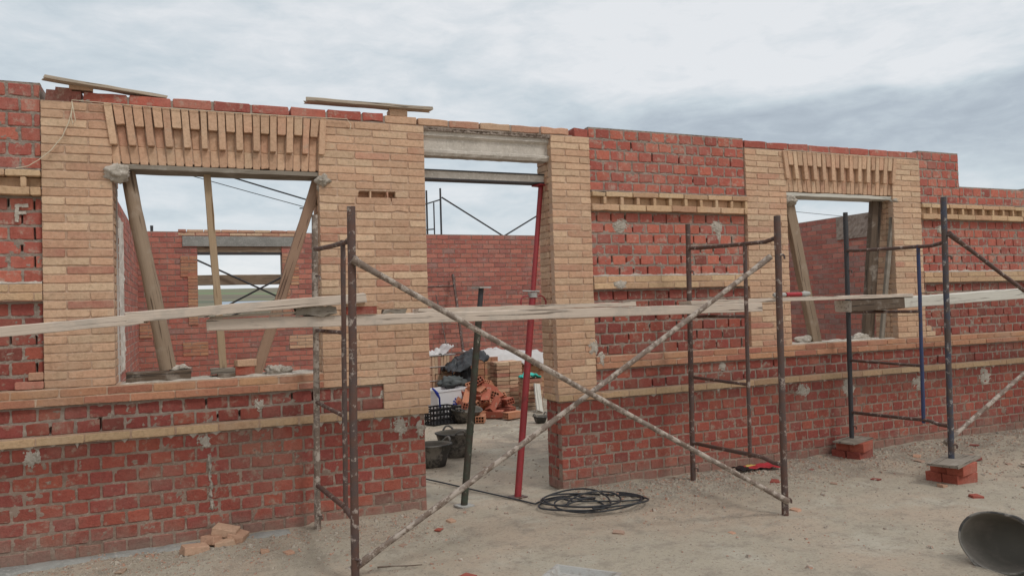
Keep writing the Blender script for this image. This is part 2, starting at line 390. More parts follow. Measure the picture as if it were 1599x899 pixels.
def wall_part(name, parent, x0, x1, z0, z1, yf, kind, left=False, right=False, start=0, holes=(), void=0, m=None, mm=None, tone=None, res=.02, yb=YB, dep=None, amp=None):
    mb = MB(); holes = [(a-x0, b-z0, c_-x0, e-z0) for a, b, c_, e in holes]
    masonry(mb, (x0, yf, z0), X_, -Y_, x1-x0, z1-z0, kind, start, m, mm, holes, void, res, .1, tone, dep, amp)
    mmm = mm or ('buff_mortar' if kind == 'tan' else 'grey_mortar')
    cb = yf+(.13 if holes else .065)
    mb.box((x0+(.015 if left else .001), cb, z0+.001), (x1-(.015 if right else .001), yb, z1-.004), mmm)
    m2 = m or ('tan_brick' if kind == 'tan' else 'red_brick')
    dd = yf+.106; w = yb-dd
    if right: masonry(mb, (x1, dd, z0), Y_, X_, w, z1-z0, kind, start+1, m, mm, (), 0, res, .012, tone, dep, amp)
    if left: masonry(mb, (x0, yb, z0), -Y_, -X_, w, z1-z0, kind, start+1, m, mm, (), 0, res, .012, tone, dep, amp)
    return mb.build(name, parent, origin=parent.location)

front = empty('front_wall', (3.0, 6.3, 0), 'unfinished front facade wall of red and tan brick with a doorway and two windows', 'brick wall')
# plinths
wall_part('plinth', front, -2.4, 1.83, 0, .80, 6.17, 'red', right=True, yb=YB, res=.014, tone=.42, m='dimmed_crimson_brick', mm='brown_mortar')
wall_part('plinth', front, 3.095, 11.5, 0, .80, 6.17, 'red', left=True, yb=YB, start=1, res=.018, tone=.38, m='dimmed_crimson_brick', mm='brown_mortar')
# string course: one tan course all along
wall_part('string_course', front, -2.4, 1.86, .802, .864, 6.145, 'tan', right=True, start=0, m='ochre_brick', tone=.25)
wall_part('string_course', front, 3.07, 11.5, .802, .864, 6.145, 'tan', left=True, start=1, m='ochre_brick', tone=.25)
# red band between string course and sill
wall_part('red_band', front, -2.4, 1.49, .866, 1.066, 6.185, 'red', void=.4, tone=.62, m='dimmed_crimson_brick')
wall_part('red_band', front, 3.467, 11.5, .866, 1.066, 6.185, 'red', void=.35, tone=.5, m='dimmed_crimson_brick')
# sill band
wall_part('sill_band', front, -2.4, 1.01, 1.068, 1.188, 6.15, 'tan', m='orange_brick', tone=.5)
wall_part('sill_band', front, 3.467, 11.5, 1.068, 1.188, 6.15, 'tan', m='orange_brick', tone=.45)
# pillars
wall_part('pillar', front, -.885, -.447, 1.19, 3.20, YF, 'tan', right=True, tone=.40)
NICHE = (1.324, 2.574, 1.63, 2.634)
wall_part('pillar', front, 1.012, 1.885, 1.068, 3.20, YF, 'tan', left=True, right=True, holes=[NICHE], tone=.38)
wall_part('pillar', front, 1.492, 1.885, .866, 1.066, YF, 'tan', left=True, right=True, tone=.3)
wall_part('pillar', front, 3.07, 3.465, .866, 3.20, YF, 'tan', left=True, tone=.36)
wall_part('pillar', front, 5.262, 5.785, 1.19, 3.20, YF, 'tan', right=True, start=1, tone=.33)
wall_part('pillar', front, 7.315, 7.752, 1.19, 3.20, YF, 'tan', left=True, tone=.25)
mb = MB()       # bricks standing in the niche of the second pillar
for u in (1.415, 1.555):
    mb.brick([Vector((u, 6.205, 2.578)), Vector((u+.012, 6.205, 2.578)), Vector((u+.012, 6.205, 2.632)), Vector((u, 6.205, 2.632))], -Y_, .06, 'tan_brick')
    mb.brick([Vector((u+.0, 6.163, 2.578)), Vector((u+.014, 6.163, 2.578)), Vector((u+.014, 6.163, 2.632)), Vector((u, 6.163, 2.632))], -Y_, .04, 'tan_brick', .002)
mb.box((1.33, 6.23, 2.577), (1.625, 6.25, 2.633), 'orange_brick')
mb.build('vent_brick', front, origin=front.location)
# stepped toothing beside the outer pillars
mb = MB()
for x0, x1, zz in ((-1.06, -.889, 1.192), (-.98, -.889, 1.252), (7.756, 7.90, 1.192), (7.756, 7.84, 1.252)):
    mb.brick([Vector((x0, 6.158, zz)), Vector((x1, 6.158, zz)), Vector((x1, 6.158, zz+.052)), Vector((x0, 6.158, zz+.052))], -Y_, .04, 'tan_brick')
mb.build('toothing', front, origin=front.location)
# recessed red panels, ledges and dentil courses
def dentil(x0, x1):
    mb = MB(); zb, zt = 2.525, 2.655; yf = 6.135
    for (z0, hh, st) in ((zb, .056, 0), (zt, .044, 1)):
        for a, b, v0, v1, k in courses(x1-x0, hh+.01, .284, hh, .006, .010, st):
            dz = U(-.003, .003); mb.brick([Vector((x0+a, yf, z0+dz)), Vector((x0+b, yf, z0+dz)), Vector((x0+b, yf, z0+hh+dz)), Vector((x0+a, yf, z0+hh+dz))], -Y_, .16, 'ochre_brick', .004, .002, (max(0, random.gauss(.35, .25)), R()))
    mb.box((x0+.002, 6.150, zb+.05), (x1-.002, 6.26, zb+.058), 'buff_mortar')
    u = x0+U(.10, .14); pu = x0
    while u < x1-.02:
        y_ = yf+.006
        mb.brick([Vector((u, y_, zb+.057)), Vector((u+.034, y_, zb+.057)), Vector((u+.034, y_, zt-.001)), Vector((u, y_, zt-.001))], -Y_, .11, 'ochre_brick', .004, .003, (U(.1, .5), R()))
        y_ = 6.195+U(-.012, .012)
        mb.brick([Vector((pu, y_, zb+.058)), Vector((u, y_, zb+.058)), Vector((u, y_, zt)), Vector((pu, y_, zt))], -Y_, .04, 'ochre_brick', .004, .002, (U(.3, .8), R()))
        pu = u+.034; u += .180+U(-.008, .008)
    mb.brick([Vector((pu, 6.2, zb+.058)), Vector((x1, 6.2, zb+.058)), Vector((x1, 6.2, zt)), Vector((pu, 6.2, zt))], -Y_, .04, 'ochre_brick', .004, .002)
    sheet(mb, Vector((x0, 6.150, zt+.044)), X_, -Y_, x1-x0, .016, 'grey_mortar', 0, .006, .012)
    mb.build('dentil_course', front, origin=front.location)
def ledge(x0, x1):
    mb = MB(); masonry(mb, (x0, 6.15, 1.80), X_, -Y_, x1-x0, .122, 'tan', 0, 'ochre_brick', None, (), 0, .02, .09, .35)
    vs = []; k = int((x1-x0)/.015); fs = []
    for i in range(k+1):        # rough mortar bedding on the ledge
        x = x0+(x1-x0)*i/k; hh = .004+.016*noise.noise(Vector((x*9, 3, 1)))+.010*noise.noise(Vector((x*40, 3, 1)))
        vs += [(x, 6.153, 1.918), (x, 6.158, 1.922+max(0, hh)), (x, 6.20, 1.93+max(0, hh))]
    for i in range(k):
        a = 3*i; fs += [(a, a+3, a+4, a+1), (a+1, a+4, a+5, a+2)]
    mb.add(vs, fs, 'pale_mortar')
    mb.build('ledge_course', front, origin=front.location)
for x0, x1, top in ((-2.4, -.889, 3.32), (3.469, 5.258, 3.30), (7.756, 8.425, 3.31)):
    wall_part('red_panel', front, x0, x1, 2.705, top, 6.178, 'red', void=.10, res=.009 if x1 < 6 else .012, tone=.30, dep=.005, amp=.007, right=(x0 > 7), left=False)
wall_part('red_panel', front, 8.43, 11.5, 2.705, 2.92, 6.178, 'red', void=.1, tone=.3)
for x0, x1 in ((-2.4, -.889), (3.469, 5.258), (7.756, 11.5)):
    wall_part('red_panel', front, x0, x1, 1.925, 2.527, 6.20, 'red', void=.5, res=.008 if x1 < 6 else .010, tone=.30)
    wall_part('red_panel', front, x0, x1, 1.191, 1.797, 6.20, 'red', m='dimmed_crimson_brick', void=.4, res=.009 if x1 < 6 else .012, tone=.55)
    dentil(x0, x1); ledge(x0, x1)
# flat arches of splayed soldier bricks
def flat_arch(tx0, tx1, bx0, bx1, zt=3.198, zb=2.778, nb=25):
    mb = MB(); g = .007
    def edge(t, z):
        k = (z-zb)/(zt-zb); return lerp(lerp(bx0, bx1, t), lerp(tx0, tx1, t), k)
    def sb(i, z0, z1, y, d, tone, k=0):
        e_ = .05/nb*k; t0, t1 = i/nb-(-e_ if i % 2 == 0 else e_), (i+1)/nb+(-e_ if i % 2 == 0 else e_)
        t0, t1 = max(t0, 0), min(t1, 1)
        cs = [Vector((edge(t0, z0)+g/2, y, z0)), Vector((edge(t1, z0)-g/2, y, z0)), Vector((edge(t1, z1)-g/2, y, z1)), Vector((edge(t0, z1)+g/2, y, z1))]
        mb.brick(cs, -Y_, d, 'tan_brick', .0035, .0012, (max(0, min(1, random.gauss(tone, .12))), R()))
    for i in range(nb):
        sb(i, zb+U(-.004, .004), 2.905, YF+.024, .10, .42)
        if i % 2 == 0: sb(i, 2.908+U(-.003, .003), zt+U(-.003, .003), YF-.020+U(-.002, .002), .12, .34, 1)
        else:
            sb(i, 2.905, zt-.15, YF+.026, .10, .55); sb(i, zt-.150+U(-.004, .004), zt, YF-.016, .12, .42, 1)
    z0, z1 = zb+.018, zt-.004
    y0 = YF+.032
    vs = [(edge(0, z0), y0, z0), (edge(1, z0), y0, z0), (edge(1, z1), y0, z1), (edge(0, z1), y0, z1)]
    vs += [(x, YB, z) for x, y, z in vs]
    mb.add(vs, [(0, 1, 2, 3), (5, 4, 7, 6), (0, 4, 5, 1), (3, 2, 6, 7), (0, 3, 7, 4), (1, 5, 6, 2)], 'buff_mortar')
    mb.build('flat_arch', front, origin=front.location)
flat_arch(-.50, 1.085, -.447, 1.055); flat_arch(5.735, 7.385, 5.785, 7.32)
# capping course of brick on edge
mb = MB()
def cap_row(x0, x1, z0, m, h=.07, y=6.172, L=.285, slope=0):
    x = x0
    while x < x1-.05:
        l = min(L+U(-.01, .01), x1-x); dz = slope*(x-x0)+U(-.003, .003)
        mb.brick([Vector((x, y, z0+dz)), Vector((x+l-.014, y, z0+dz)), Vector((x+l-.014, y, z0+h+dz)), Vector((x, y, z0+h+dz))], -Y_, .14, m, .005, .003)
        if R() < .9: mb.box((x+l-.016, y+.006, z0+dz-.004), (x+l+.002, y+.13, z0+h*U(.7, .97)+dz), 'grey_mortar')
        x += l
    mb.box((x0, y+.008, z0-.014), (x1, y+.25, z0+.004), 'grey_mortar'); mb.box((x0, y+.15, z0), (x1, YB-.01, z0+h*.7), 'grey_mortar')
cap_row(-.62, 1.56, 3.21, 'red_brick'); cap_row(5.27, 7.75, 3.212, 'red_brick')
cap_row(1.56, 3.30, 3.206, 'tan_brick', .06)
mb.box((-.86, 6.19, 3.2), (-.64, 6.4, 3.285), 'red_brick', jit=.008); mb.box((-.80, 6.18, 3.2), (-.70, 6.3, 3.30), 'red_brick', jit=.008)
mb.box((3.32, 6.18, 3.2), (3.46, 6.4, 3.275), 'red_brick', jit=.008)
mb.build('capping_course', front, origin=front.location)
# door head: precast concrete beam in front, steel faced beam behind
mb = MB(); prof = [(6.215, 2.965), (6.20, 2.99), (6.20, 3.01), (6.235, 3.025), (6.235, 3.115), (6.205, 3.135), (6.205, 3.20), (6.33, 3.20), (6.33, 2.965)]
def extr(mb, prof, x0, x1, m, n_=30, jit=.002):
    q = len(prof); vs = []
    for i in range(n_+1):
        x = lerp(x0, x1, i/n_); vs += [(x, y+U(-jit, jit), z+U(-jit, jit)) for y, z in prof]
    fs = [(i*q+j, (i+1)*q+j, (i+1)*q+(j+1) % q, i*q+(j+1) % q) for i in range(n_) for j in range(q)]
    mb.add(vs, fs, m); mb.add(vs[:q], [tuple(range(q))], m); mb.add(vs[-q:], [tuple(range(q))[::-1]], m)
extr(mb, prof, 1.80, 3.12, 'concrete')
sheet(mb, Vector((1.86, 6.185, 3.17)), X_, -Y_, 1.22, .036, 'grey_mortar', 0, .02, .012, skirt=.03)
mb.build('concrete_lintel', front, origin=front.location)
mb = MB()
extr(mb, [(6.33, 2.79), (6.33, 2.862), (6.44, 2.862), (6.44, 2.79)], 1.80, 3.12, 'concrete')
mb.box((1.80, 6.315, 2.858), (3.12, 6.445, 2.868), 'dark_steel'); mb.box((1.80, 6.315, 2.780), (3.12, 6.445, 2.792), 'dark_steel')
mb.build('steel_lintel', front, origin=front.location)
# inner corner of the door jamb and window jambs (second leaf)
mb = MB(); masonry(mb, (-.447, 6.50, 1.0), Y_, X_, .18, 1.85, 'tan', 1, 'orange_brick', 'pale_mortar')
mb.box((-.50, 6.48, 1.0), (-.44, 6.505, 2.75), 'white_paint'); mb.box((-.62, 6.50, 0), (-.45, 6.68, 2.85), 'pale_mortar')
mb.build('inner_leaf', front, origin=front.location)
# sills: rough mortar beds
def slab(name, x0, x1, y0, y1, z, m, h=.03, amp=.01, parent=None, res=.03):
    nx = max(2, int((x1-x0)/res)); ny = max(2, int((y1-y0)/res)); vs = []; fs = []
    for j in range(ny+1):
        for i in range(nx+1):
            x = lerp(x0, x1, i/nx); y = lerp(y0, y1, j/ny); e = min(1, min(i, nx-i, j, ny-j)*.8)
            vs.append((x+.3*res*noise.noise(Vector((x*8, y*8, 4))), y+.3*res*noise.noise(Vector((x*8, y*8, 9))), z-h+e*(h+amp*noise.noise(Vector((x*11, y*11, 0))))))
    for j in range(ny):
        for i in range(nx): a = j*(nx+1)+i; fs.append((a, a+1, a+nx+2, a+nx+1))
    mb = MB(); mb.add(vs, fs, m, smooth=True); return mb.build(name, parent, origin=parent.location if parent else None)
slab('mortar_bed', -.44, 1.01, 6.155, 6.46, 1.196, 'pale_mortar', .02, .016, front)
slab('mortar_bed', 5.79, 7.31, 6.155, 6.46, 1.196, 'pale_mortar', .02, .016, front)
slab('footing', -2.4, .75, 5.97, 6.18, .022, 'grey_concrete', .05, .012, front)
# splashes of mortar on the wall
def patch(x, z, w, h, y, m='pale_mortar', seed=0, name='mortar_patch'):
    """a thin smear of mortar: a grid whose thickness falls below the wall face outside a ragged outline"""
    mb = MB(); k = 34; vs = []; fs = []
    for j in range(k+1):
        for i in range(k+1):
            u, v_ = (i/k-.5)*2.6, (j/k-.5)*2.6; p = Vector((u*1.2+seed, v_*1.2, seed*.7)); q = Vector((u*4+seed, v_*4, 3))
            rr = 1.3*math.hypot(u, v_)+.9*noise.noise(p*1.3)+.75*noise.noise(q)+.45*noise.noise(q*2.3)
            rr += 4*max(0, math.hypot(u, v_)-1.1)
            t = max(-.010, min(.006, (1-rr)*.014+.003*noise.noise(q*2)))
            vs.append((x+u*w/2, y-t, z+v_*h/2))
    for j in range(k):
        for i in range(k):
            a = j*(k+1)+i; f = (a, a+1, a+k+2, a+k+1)
            if max(y-vs[t_][1] for t_ in f) > -.006: fs.append(f)
    mb.add(vs, fs, m, smooth=True); return mb.build(name, front, origin=front.location)
for i, (x, z, w, h, y) in enumerate([(-.97, .723, .10, .13, 6.168), (.136, .735, .10, .10, 6.168), (.526, .97, .08, .09, 6.183), (1.62, .72, .13, .15, 6.168), (1.79, .66, .07, .10, 6.168), (5.914, .715, .17, .13, 6.168),
        (6.537, .69, .19, .16, 6.168), (7.621, .68, .20, .16, 6.168), (8.722, .68, .20, .18, 6.168), (3.80, 2.39, .16, .12, 6.196), (4.915, 2.40, .15, .11, 6.196), (4.93, 2.32, .06, .13, 6.196), (3.52, 1.15, .07, .13, 6.149), (1.55, .96, .16, .14, 6.183),
        (3.44, 1.27, .09, .15, 6.158), (3.75, 1.84, .14, .07, 6.148), (4.9, 1.01, .10, .08, 6.183), (8.1, 2.42, .14, .12, 6.196)]):
    patch(x, z, w, h, y, seed=i*3.7)
for i, (x, z) in enumerate([(.165, .60), (.17, .54), (.168, .47), (.175, .40), (.17, .33), (.176, .26)]): patch(x, z, .026, .085, 6.168, seed=i*5.1, name='mortar_drip')
# tooth-like mortar squeezed out under the string course
mb = MB()
for x0, x1 in ((-1.9, 1.8), (3.15, 11)):
    x = x0
    while x < x1:
        w = U(.012, .04); h = U(.008, .04)*(1 if R() < .7 else .3)
        mb.add([(x-w, 6.16, .803), (x+w, 6.16, .803), (x+U(-.3, .3)*w, 6.164, .803-h), (x-w*1.3, 6.172, .803), (x+w*1.3, 6.172, .803), (x, 6.172, .803-h*1.2)], [(0, 2, 1), (0, 3, 5, 2), (1, 2, 5, 4)], 'pale_mortar')
        x += .155+U(-.01, .01)
mb.build('squeezed_mortar', front, origin=front.location)
# the letter F daubed on the left panel
mb = MB()
for (a, b, c_, e) in ((-1.048, 2.350, -1.026, 2.465), (-1.030, 2.447, -.972, 2.470), (-1.030, 2.398, -.982, 2.416)):
    k = 7
    for i in range(k):
        vert = (e-b) > (c_-a)
        if vert: q = (a, lerp(b, e, i/k)-.003, c_, lerp(b, e, (i+1)/k)+.003)
        else: q = (lerp(a, c_, i/k)-.002, b, lerp(a, c_, (i+1)/k)+.002, e)
        mb.box((q[0]+U(-.003, .003), 6.186, q[1]+U(-.003, .003)), (q[2]+U(-.003, .003), 6.199, q[3]+U(-.003, .003)), 'pale_mortar', jit=.002)
mb.build('daubed_letter', front, origin=front.location)

# ---------------------------------------------------------------- rear and side walls
def simple_bond(mb, O, Uv, N, w, h, m='far_red_brick', L=.24, H=.083, j=.012, jh=.015, holes=(), mm='grey_mortar', tone=.4):
    O = Vector(O); Uv = Vector(Uv); N = Vector(N)
    for a, b, v0, v1, k in courses(w, h, L, H, j, jh, 0, holes=holes):
        off = N*U(-.003, .003); P = [O+Uv*a+Z*v0+off, O+Uv*b+Z*v0+off, O+Uv*b+Z*v1+off, O+Uv*a+Z*v1+off]; Q = [p-N*.03 for p in P]
        mb.add(P+Q, [(0, 1, 2, 3), (0, 4, 5, 1), (1, 5, 6, 2), (2, 6, 7, 3), (3, 7, 4, 0)], m, (max(0, min(1, random.gauss(tone, .28))), R()))
def rect_holes(mb, x0, x1, z0, z1, y0, y1, holes, m):
    xs = sorted({x0, x1, *[h_[0] for h_ in holes], *[h_[2] for h_ in holes]}); zs = sorted({z0, z1, *[h_[1] for h_ in holes], *[h_[3] for h_ in holes]})
    for i in range(len(xs)-1):
        for j in range(len(zs)-1):
            cx_, cz_ = (xs[i]+xs[i+1])/2, (zs[j]+zs[j+1])/2
            if not any(h_[0] < cx_ < h_[2] and h_[1] < cz_ < h_[3] for h_ in holes): mb.box((xs[i], y0, zs[j]), (xs[i+1], y1, zs[j+1]), m)
rear = empty('rear_wall', (5.0, 15.1, 0), 'rear red brick wall across the yard with one framed window opening', 'brick wall')
WH = (.264, 1.64, 1.742, 2.92)
mb = MB(); rect_holes(mb, -3, 11.5, 0, 3.19, 15.008, 15.26, [WH], 'grey_mortar')
simple_bond(mb, (-3, 15, 0), X_, -Y_, 14.5, 3.19, holes=[(WH[0]+3, WH[1], WH[2]+3, WH[3])])
mb.build('masonry', rear, origin=rear.location)
mb = MB()
for x0, z0, x1, z1, m in ((-.02, 2.37, .26, 2.75, 'orange_brick'), (.10, 1.5, .262, 2.45, 'orange_brick'), (1.744, 1.5, 1.88, 2.8, 'orange_brick'), (1.9, 2.2, 2.05, 2.6, 'orange_brick'), (.0, .95, .42, 1.2, 'orange_brick'), (1.85, 1.0, 2.35, 1.25, 'tan_brick'), (-.7, 1.3, -.5, 1.7, 'orange_brick')):
    masonry(mb, (x0, 14.985, z0), X_, -Y_, x1-x0, z1-z0, 'tan', 0, m, 'grey_mortar', d=.02)
mb.build('tan_patching', rear, origin=rear.location)
mb = MB(); mb.box((.02, 14.975, 2.925), (2.1, 15.20, 3.11), 'grey_concrete', jit=.004); mb.build('concrete_lintel', rear, origin=rear.location)
mb = MB(); mb.box((.20, 15.03, 2.82), (1.80, 15.2, 2.922), 'brown_wood'); mb.box((.20, 15.02, 2.78), (1.80, 15.2, 2.818), 'dark_steel'); mb.build('steel_lintel', rear, origin=rear.location)
mb = MB()
for (a, b) in ((-.05, 2.2),):
    for x, x1, v0, v1, k in courses(b-a, .12, .28, .048, .012, .012): mb.brick([Vector((a+x, 14.99, 3.10+v0+.02)), Vector((a+x1, 14.99, 3.10+v0+.02)), Vector((a+x1, 14.99, 3.10+v1+.02)), Vector((a+x, 14.99, 3.10+v1+.02))], -Y_, .14, 'tan_brick')
mb.build('capping_course', rear, origin=rear.location)
rightw = empty('side_wall', (11.5, 10.7, 0), 'side red brick wall seen through the right window, grey mortar along its top', 'brick wall')
mb = MB(); mb.box((11.505, 6.46, 0), (11.75, 15, 3.19), 'grey_mortar'); simple_bond(mb, (11.5, 15, 0), -Y_, -X_, 8.54, 3.19, tone=.6)
mb.build('masonry', rightw, origin=rightw.location)
mb = MB(); sheet(mb, Vector((11.47, 10.95, 2.75)), -Y_, -X_, 3.9, .43, 'grey_mortar', 0, .02, .05, skirt=.03); mb.build('mortar_render', rightw, origin=rightw.location)
leftw = empty('partition_wall', (-.8, 10.7, 0), 'partition wall of patched red brick behind the left window jamb', 'brick wall')
mb = MB(); mb.box((-.95, 6.75, 0), (-.715, 15, 3.12), 'pale_mortar'); simple_bond(mb, (-.71, 8.6, 0), Y_, X_, 6.4, 3.12, tone=.45)
mb.build('masonry', leftw, origin=leftw.location)
mb = MB(); sheet(mb, Vector((-.705, 7.0, .2)), Y_, X_, 1.5, 2.7, 'pale_mortar', 0, .02, .06, skirt=.02)
sheet(mb, Vector((-.695, 9.6, 1.0)), Y_, X_, 1.6, 1.9, 'concrete', 0, .02, .06, skirt=.03); mb.build('mortar_render', leftw, origin=leftw.location)

# ---------------------------------------------------------------- ground and hills
mb = MB(); vs = []; fs = []
xs = [-400, -120, -40, -15, -6]+[-3+i*.055 for i in range(1, 256)]+[13, 20, 60, 200, 700]
ys = [-200, -40, -8, 0, 2]+[2.4+i*.055 for i in range(1, 170)]+[13, 16, 22, 40, 90, 160, 400, 1200]
def gz(x, y):
    if not (-4 < x < 12.5 and 1.5 < y < 14.5): return -.01
    d = abs(y-6.05); wallh = .035*max(0, 1-d/.55) if y < 6.2 and not (1.75 < x < 3.05) else 0
    if x < .9: wallh *= .3
    p = Vector((x, y, 0))
    return -.005+.022*noise.noise(p*.9)+.013*noise.noise(p*3.1)+.008*noise.noise(p*9)+wallh*(.8+.5*noise.noise(p*4))
for y in ys:
    for x in xs: vs.append((x, y, gz(x, y)))
k = len(xs)
for j in range(len(ys)-1):
    for i in range(k-1): a = j*k+i; fs.append((a, a+1, a+k+1, a+k))
mb.add(vs, fs, 'dusty_soil', smooth=True); tag(mb.build('ground'), kind='structure')
mb = MB(); vs = []; fs = []; nx, ny = 80, 26
for j in range(ny+1):
    for i in range(nx+1):
        x = -500+i*1500/nx; y = 130+j*26; t = min(1, max(0, (y-150)/420)); t = t*t*(3-2*t)
        vs.append((x, y, -1+t*(19+9*noise.noise(Vector((x*.004, y*.004, 0)))+3*noise.noise(Vector((x*.015, y*.01, 2))))))
for j in range(ny):
    for i in range(nx): a = j*(nx+1)+i; fs.append((a, a+1, a+nx+2, a+nx+1))
mb.add(vs, fs, 'field_hills', smooth=True); tag(mb.build('hills'), kind='structure')
def stones(name, regions, m='gravel_stone'):
    mb = MB()
    for (x0, x1, y0, y1, n_, s0, s1, wallbias) in regions:
        for _ in range(n_):
            x = U(x0, x1); y = U(y0, y1)
            if wallbias: y = y1-(y1-y0)*abs(random.gauss(0, .35)); 
            if y < y0: continue
            if 6.1 < y < 6.5 and not (1.9 < x < 3.0): continue
            s = U(s0, s1)*(.5+R()**2); z = gz(x, y)
            a = U(0, pi); vs = []
            for sx_, sy_, sz_ in ((-1, -.7, 0), (1, -.6, 0), (.8, .8, 0), (-.9, .7, 0), (-.5, -.4, .8), (.6, -.3, .9), (.4, .5, .7), (-.5, .4, .9)):
                X1 = sx_*s*U(.7, 1.2); Y1 = sy_*s*U(.6, 1.2)
                vs.append((x+X1*cos(a)-Y1*sin(a), y+X1*sin(a)+Y1*cos(a), z-.3*s+sz_*s*U(.7, 1.3)))
            mb.add(vs, [(4, 5, 6, 7), (0, 1, 5, 4), (1, 2, 6, 5), (2, 3, 7, 6), (3, 0, 4, 7)], m)
    return mb.build(name)
tag(stones('gravel', [(-1.4, 1.8, 4.8, 6.1, 4200, .004, .011, True), (3.1, 11, 4.7, 6.12, 8500, .005, .013, True), (-1.2, 7.5, 2.8, 6.1, 8000, .003, .008, False), (1.2, 6, 6.4, 14, 2200, .006, .015, False), (6.5, 11, 4, 6.1, 1200, .008, .018, False), (4.0, 5.8, 5.3, 6.12, 1800, .006, .013, True), (-1.2, 9, 3.5, 6.1, 260, .010, .022, False), (3.2, 11, 5.0, 6.14, 700, .010, .024, True), (-1.2, 1.8, 5.2, 6.14, 160, .010, .022, True)]),
    'loose gravel and mortar crumbs scattered over the dusty ground', 'gravel', kind='stuff')

# ---------------------------------------------------------------- scaffolding
def frame(parent, name, x, yf, yr, zb, top_f, top_r, lean=(0, 0), mats=('rusty_steel', 'rusty_steel', 'rusty_steel'), zrung=(.36, .98, 1.545, 2.14), zf=None, inner=5.05, xf=None, label=None):
    """one ladder-like end frame; x is (front bottom, front top, rear bottom, rear top)"""
    L = parent.location; xfb, xft, xrb, xrt = x
    zfb = zb if zf is None else zf
    e = bpy.data.objects.new(name, None); COL.objects.link(e); e.parent = parent; e.empty_display_size = .1
    def fx(z): return lerp(xfb, xft, z/top_f)
    def rx(z): return lerp(xrb, xrt, z/top_r)
    def b(nm, a, c_, r, m, wob=.05):
        q = MB(); q.bar(a, c_, r, m, 12, 14, wob, .001); return q.build(nm, e, origin=L)
    b('post', (xfb, yf, zfb), (xft, yf, top_f), .0255, mats[0]); b('post', (xrb, yr, zb), (xrt, yr, top_r), .024, mats[1])
    z = zrung[3]; q = MB(); q.tube([(fx(z), yf, z), (lerp(fx(z), rx(z), .12), lerp(yf, yr, .12), z-.022), (lerp(fx(z), rx(z), .5), lerp(yf, yr, .5), z-.01), (lerp(fx(z), rx(z), .9), lerp(yf, yr, .9), z+.008), (rx(z), yr, z+.02)], .017, 10, mats[2], .05); q.build('rung', e, origin=L)
    z = zrung[0]; q = MB(); q.tube([(fx(z), yf, z+.02), (lerp(fx(z), rx(z), .1), lerp(yf, yr, .1), z+.02), (lerp(fx(z), rx(z), .2), lerp(yf, yr, .2), z+.04), (lerp(fx(z), rx(z), .8), lerp(yf, yr, .8), z+.01), (rx(z), yr, z+.0)], .017, 10, mats[2], .05); q.build('rung', e, origin=L)
    t = (inner-yf)/(yr-yf)
    ix = lambda z: lerp(fx(z), rx(z), t)
    b('inner_post', (ix(zrung[0]), inner, zrung[0]+.01), (ix(zrung[3]), inner, zrung[3]), .0165, mats[-1])
    for z in zrung[1:3]: b('rung', (ix(z), inner, z), (rx(z), yr, z), .014, mats[2])
    for z, yy, xx in ((zb+.12, yr, rx(.12)), (1.93, yr, rx(1.93)), (1.99, yf, fx(1.99)), (zfb+.12, yf, fx(.12))):      # locking pins for the braces
        q = MB(); q.tube([(xx, yy-.02, z+.012), (xx+.018, yy-.035, z+.012), (xx+.026, yy-.04, z+.004), (xx+.026, yy-.04, z-.022)], .008, 8, mats[2], .1); q.build('locking_pin', e, origin=L)
    return e
def brace(parent, a, c_, r=.019, m='crusted_steel'):
    a = Vector(a); c_ = Vector(c_); q = MB(); k = 34; pts = []; rs = []
    for i in range(k+1):
        t = i/k; pts.append(a.lerp(c_, t)-Vector((0, 0, .012*sin(pi*t)))); e = min(t, 1-t)*(c_-a).length
        rs.append(r*(1.35 if e < .06 else 1.2 if e < .12 else 1)*(1+(.10*noise.noise(Vector((t*31, a.z, 0))))))
    q.tube(pts, r, 12, m, .07, rs=rs); return q.build('cross_brace', parent, origin=parent.location)
sc1 = empty('scaffold', (2.6, 5.3, 0), 'rusty scaffold bay with crossed braces standing in front of the doorway', 'scaffold', 'scaffolds along the front wall')
frame(sc1, 'end_frame', (.955, .985, .915, .945), 4.81, 5.99, 0, 2.32, 2.41, mats=('rusty_steel', 'crusted_steel', 'rusty_steel'), zrung=(.35, .98, 1.525, 2.13), inner=5.05)
frame(sc1, 'end_frame', (4.232, 4.262, 4.30, 4.34), 4.65, 5.90, 0, 2.307, 2.382, zrung=(.36, .965, 1.525, 2.14), inner=5.06)
brace(sc1, (.975, 4.77, 1.985), (4.225, 4.61, .115)); brace(sc1, (.93, 4.83, .055), (4.215, 4.69, 1.99), m='crusted_steel')
sc2 = empty('scaffold', (8.0, 5.4, .17), 'blue and black scaffold bay raised on brick stacks at the right', 'scaffold', 'scaffolds along the front wall')
frame(sc2, 'end_frame', (6.29, 6.33, 6.385, 6.42), 4.80, 6.00, .19, 2.535, 2.548, mats=('blue_steel', 'dark_steel', 'rusty_steel', 'bright_blue_steel'), zrung=(.46, 1.00, 1.505, 2.13), inner=5.09, zf=.19)
frame(sc2, 'end_frame', (9.85, 9.88, 9.9, 9.93), 4.80, 6.00, .0, 2.45, 2.45, mats=('rusty_steel', 'dark_steel', 'rusty_steel'), zrung=(.46, 1.00, 1.56, 2.13), inner=5.09, zf=.0)
brace(sc2, (6.325, 4.76, 2.205), (9.86, 4.76, .35), m='rusty_steel'); brace(sc2, (6.27, 4.84, .325), (9.87, 4.84, 2.15))
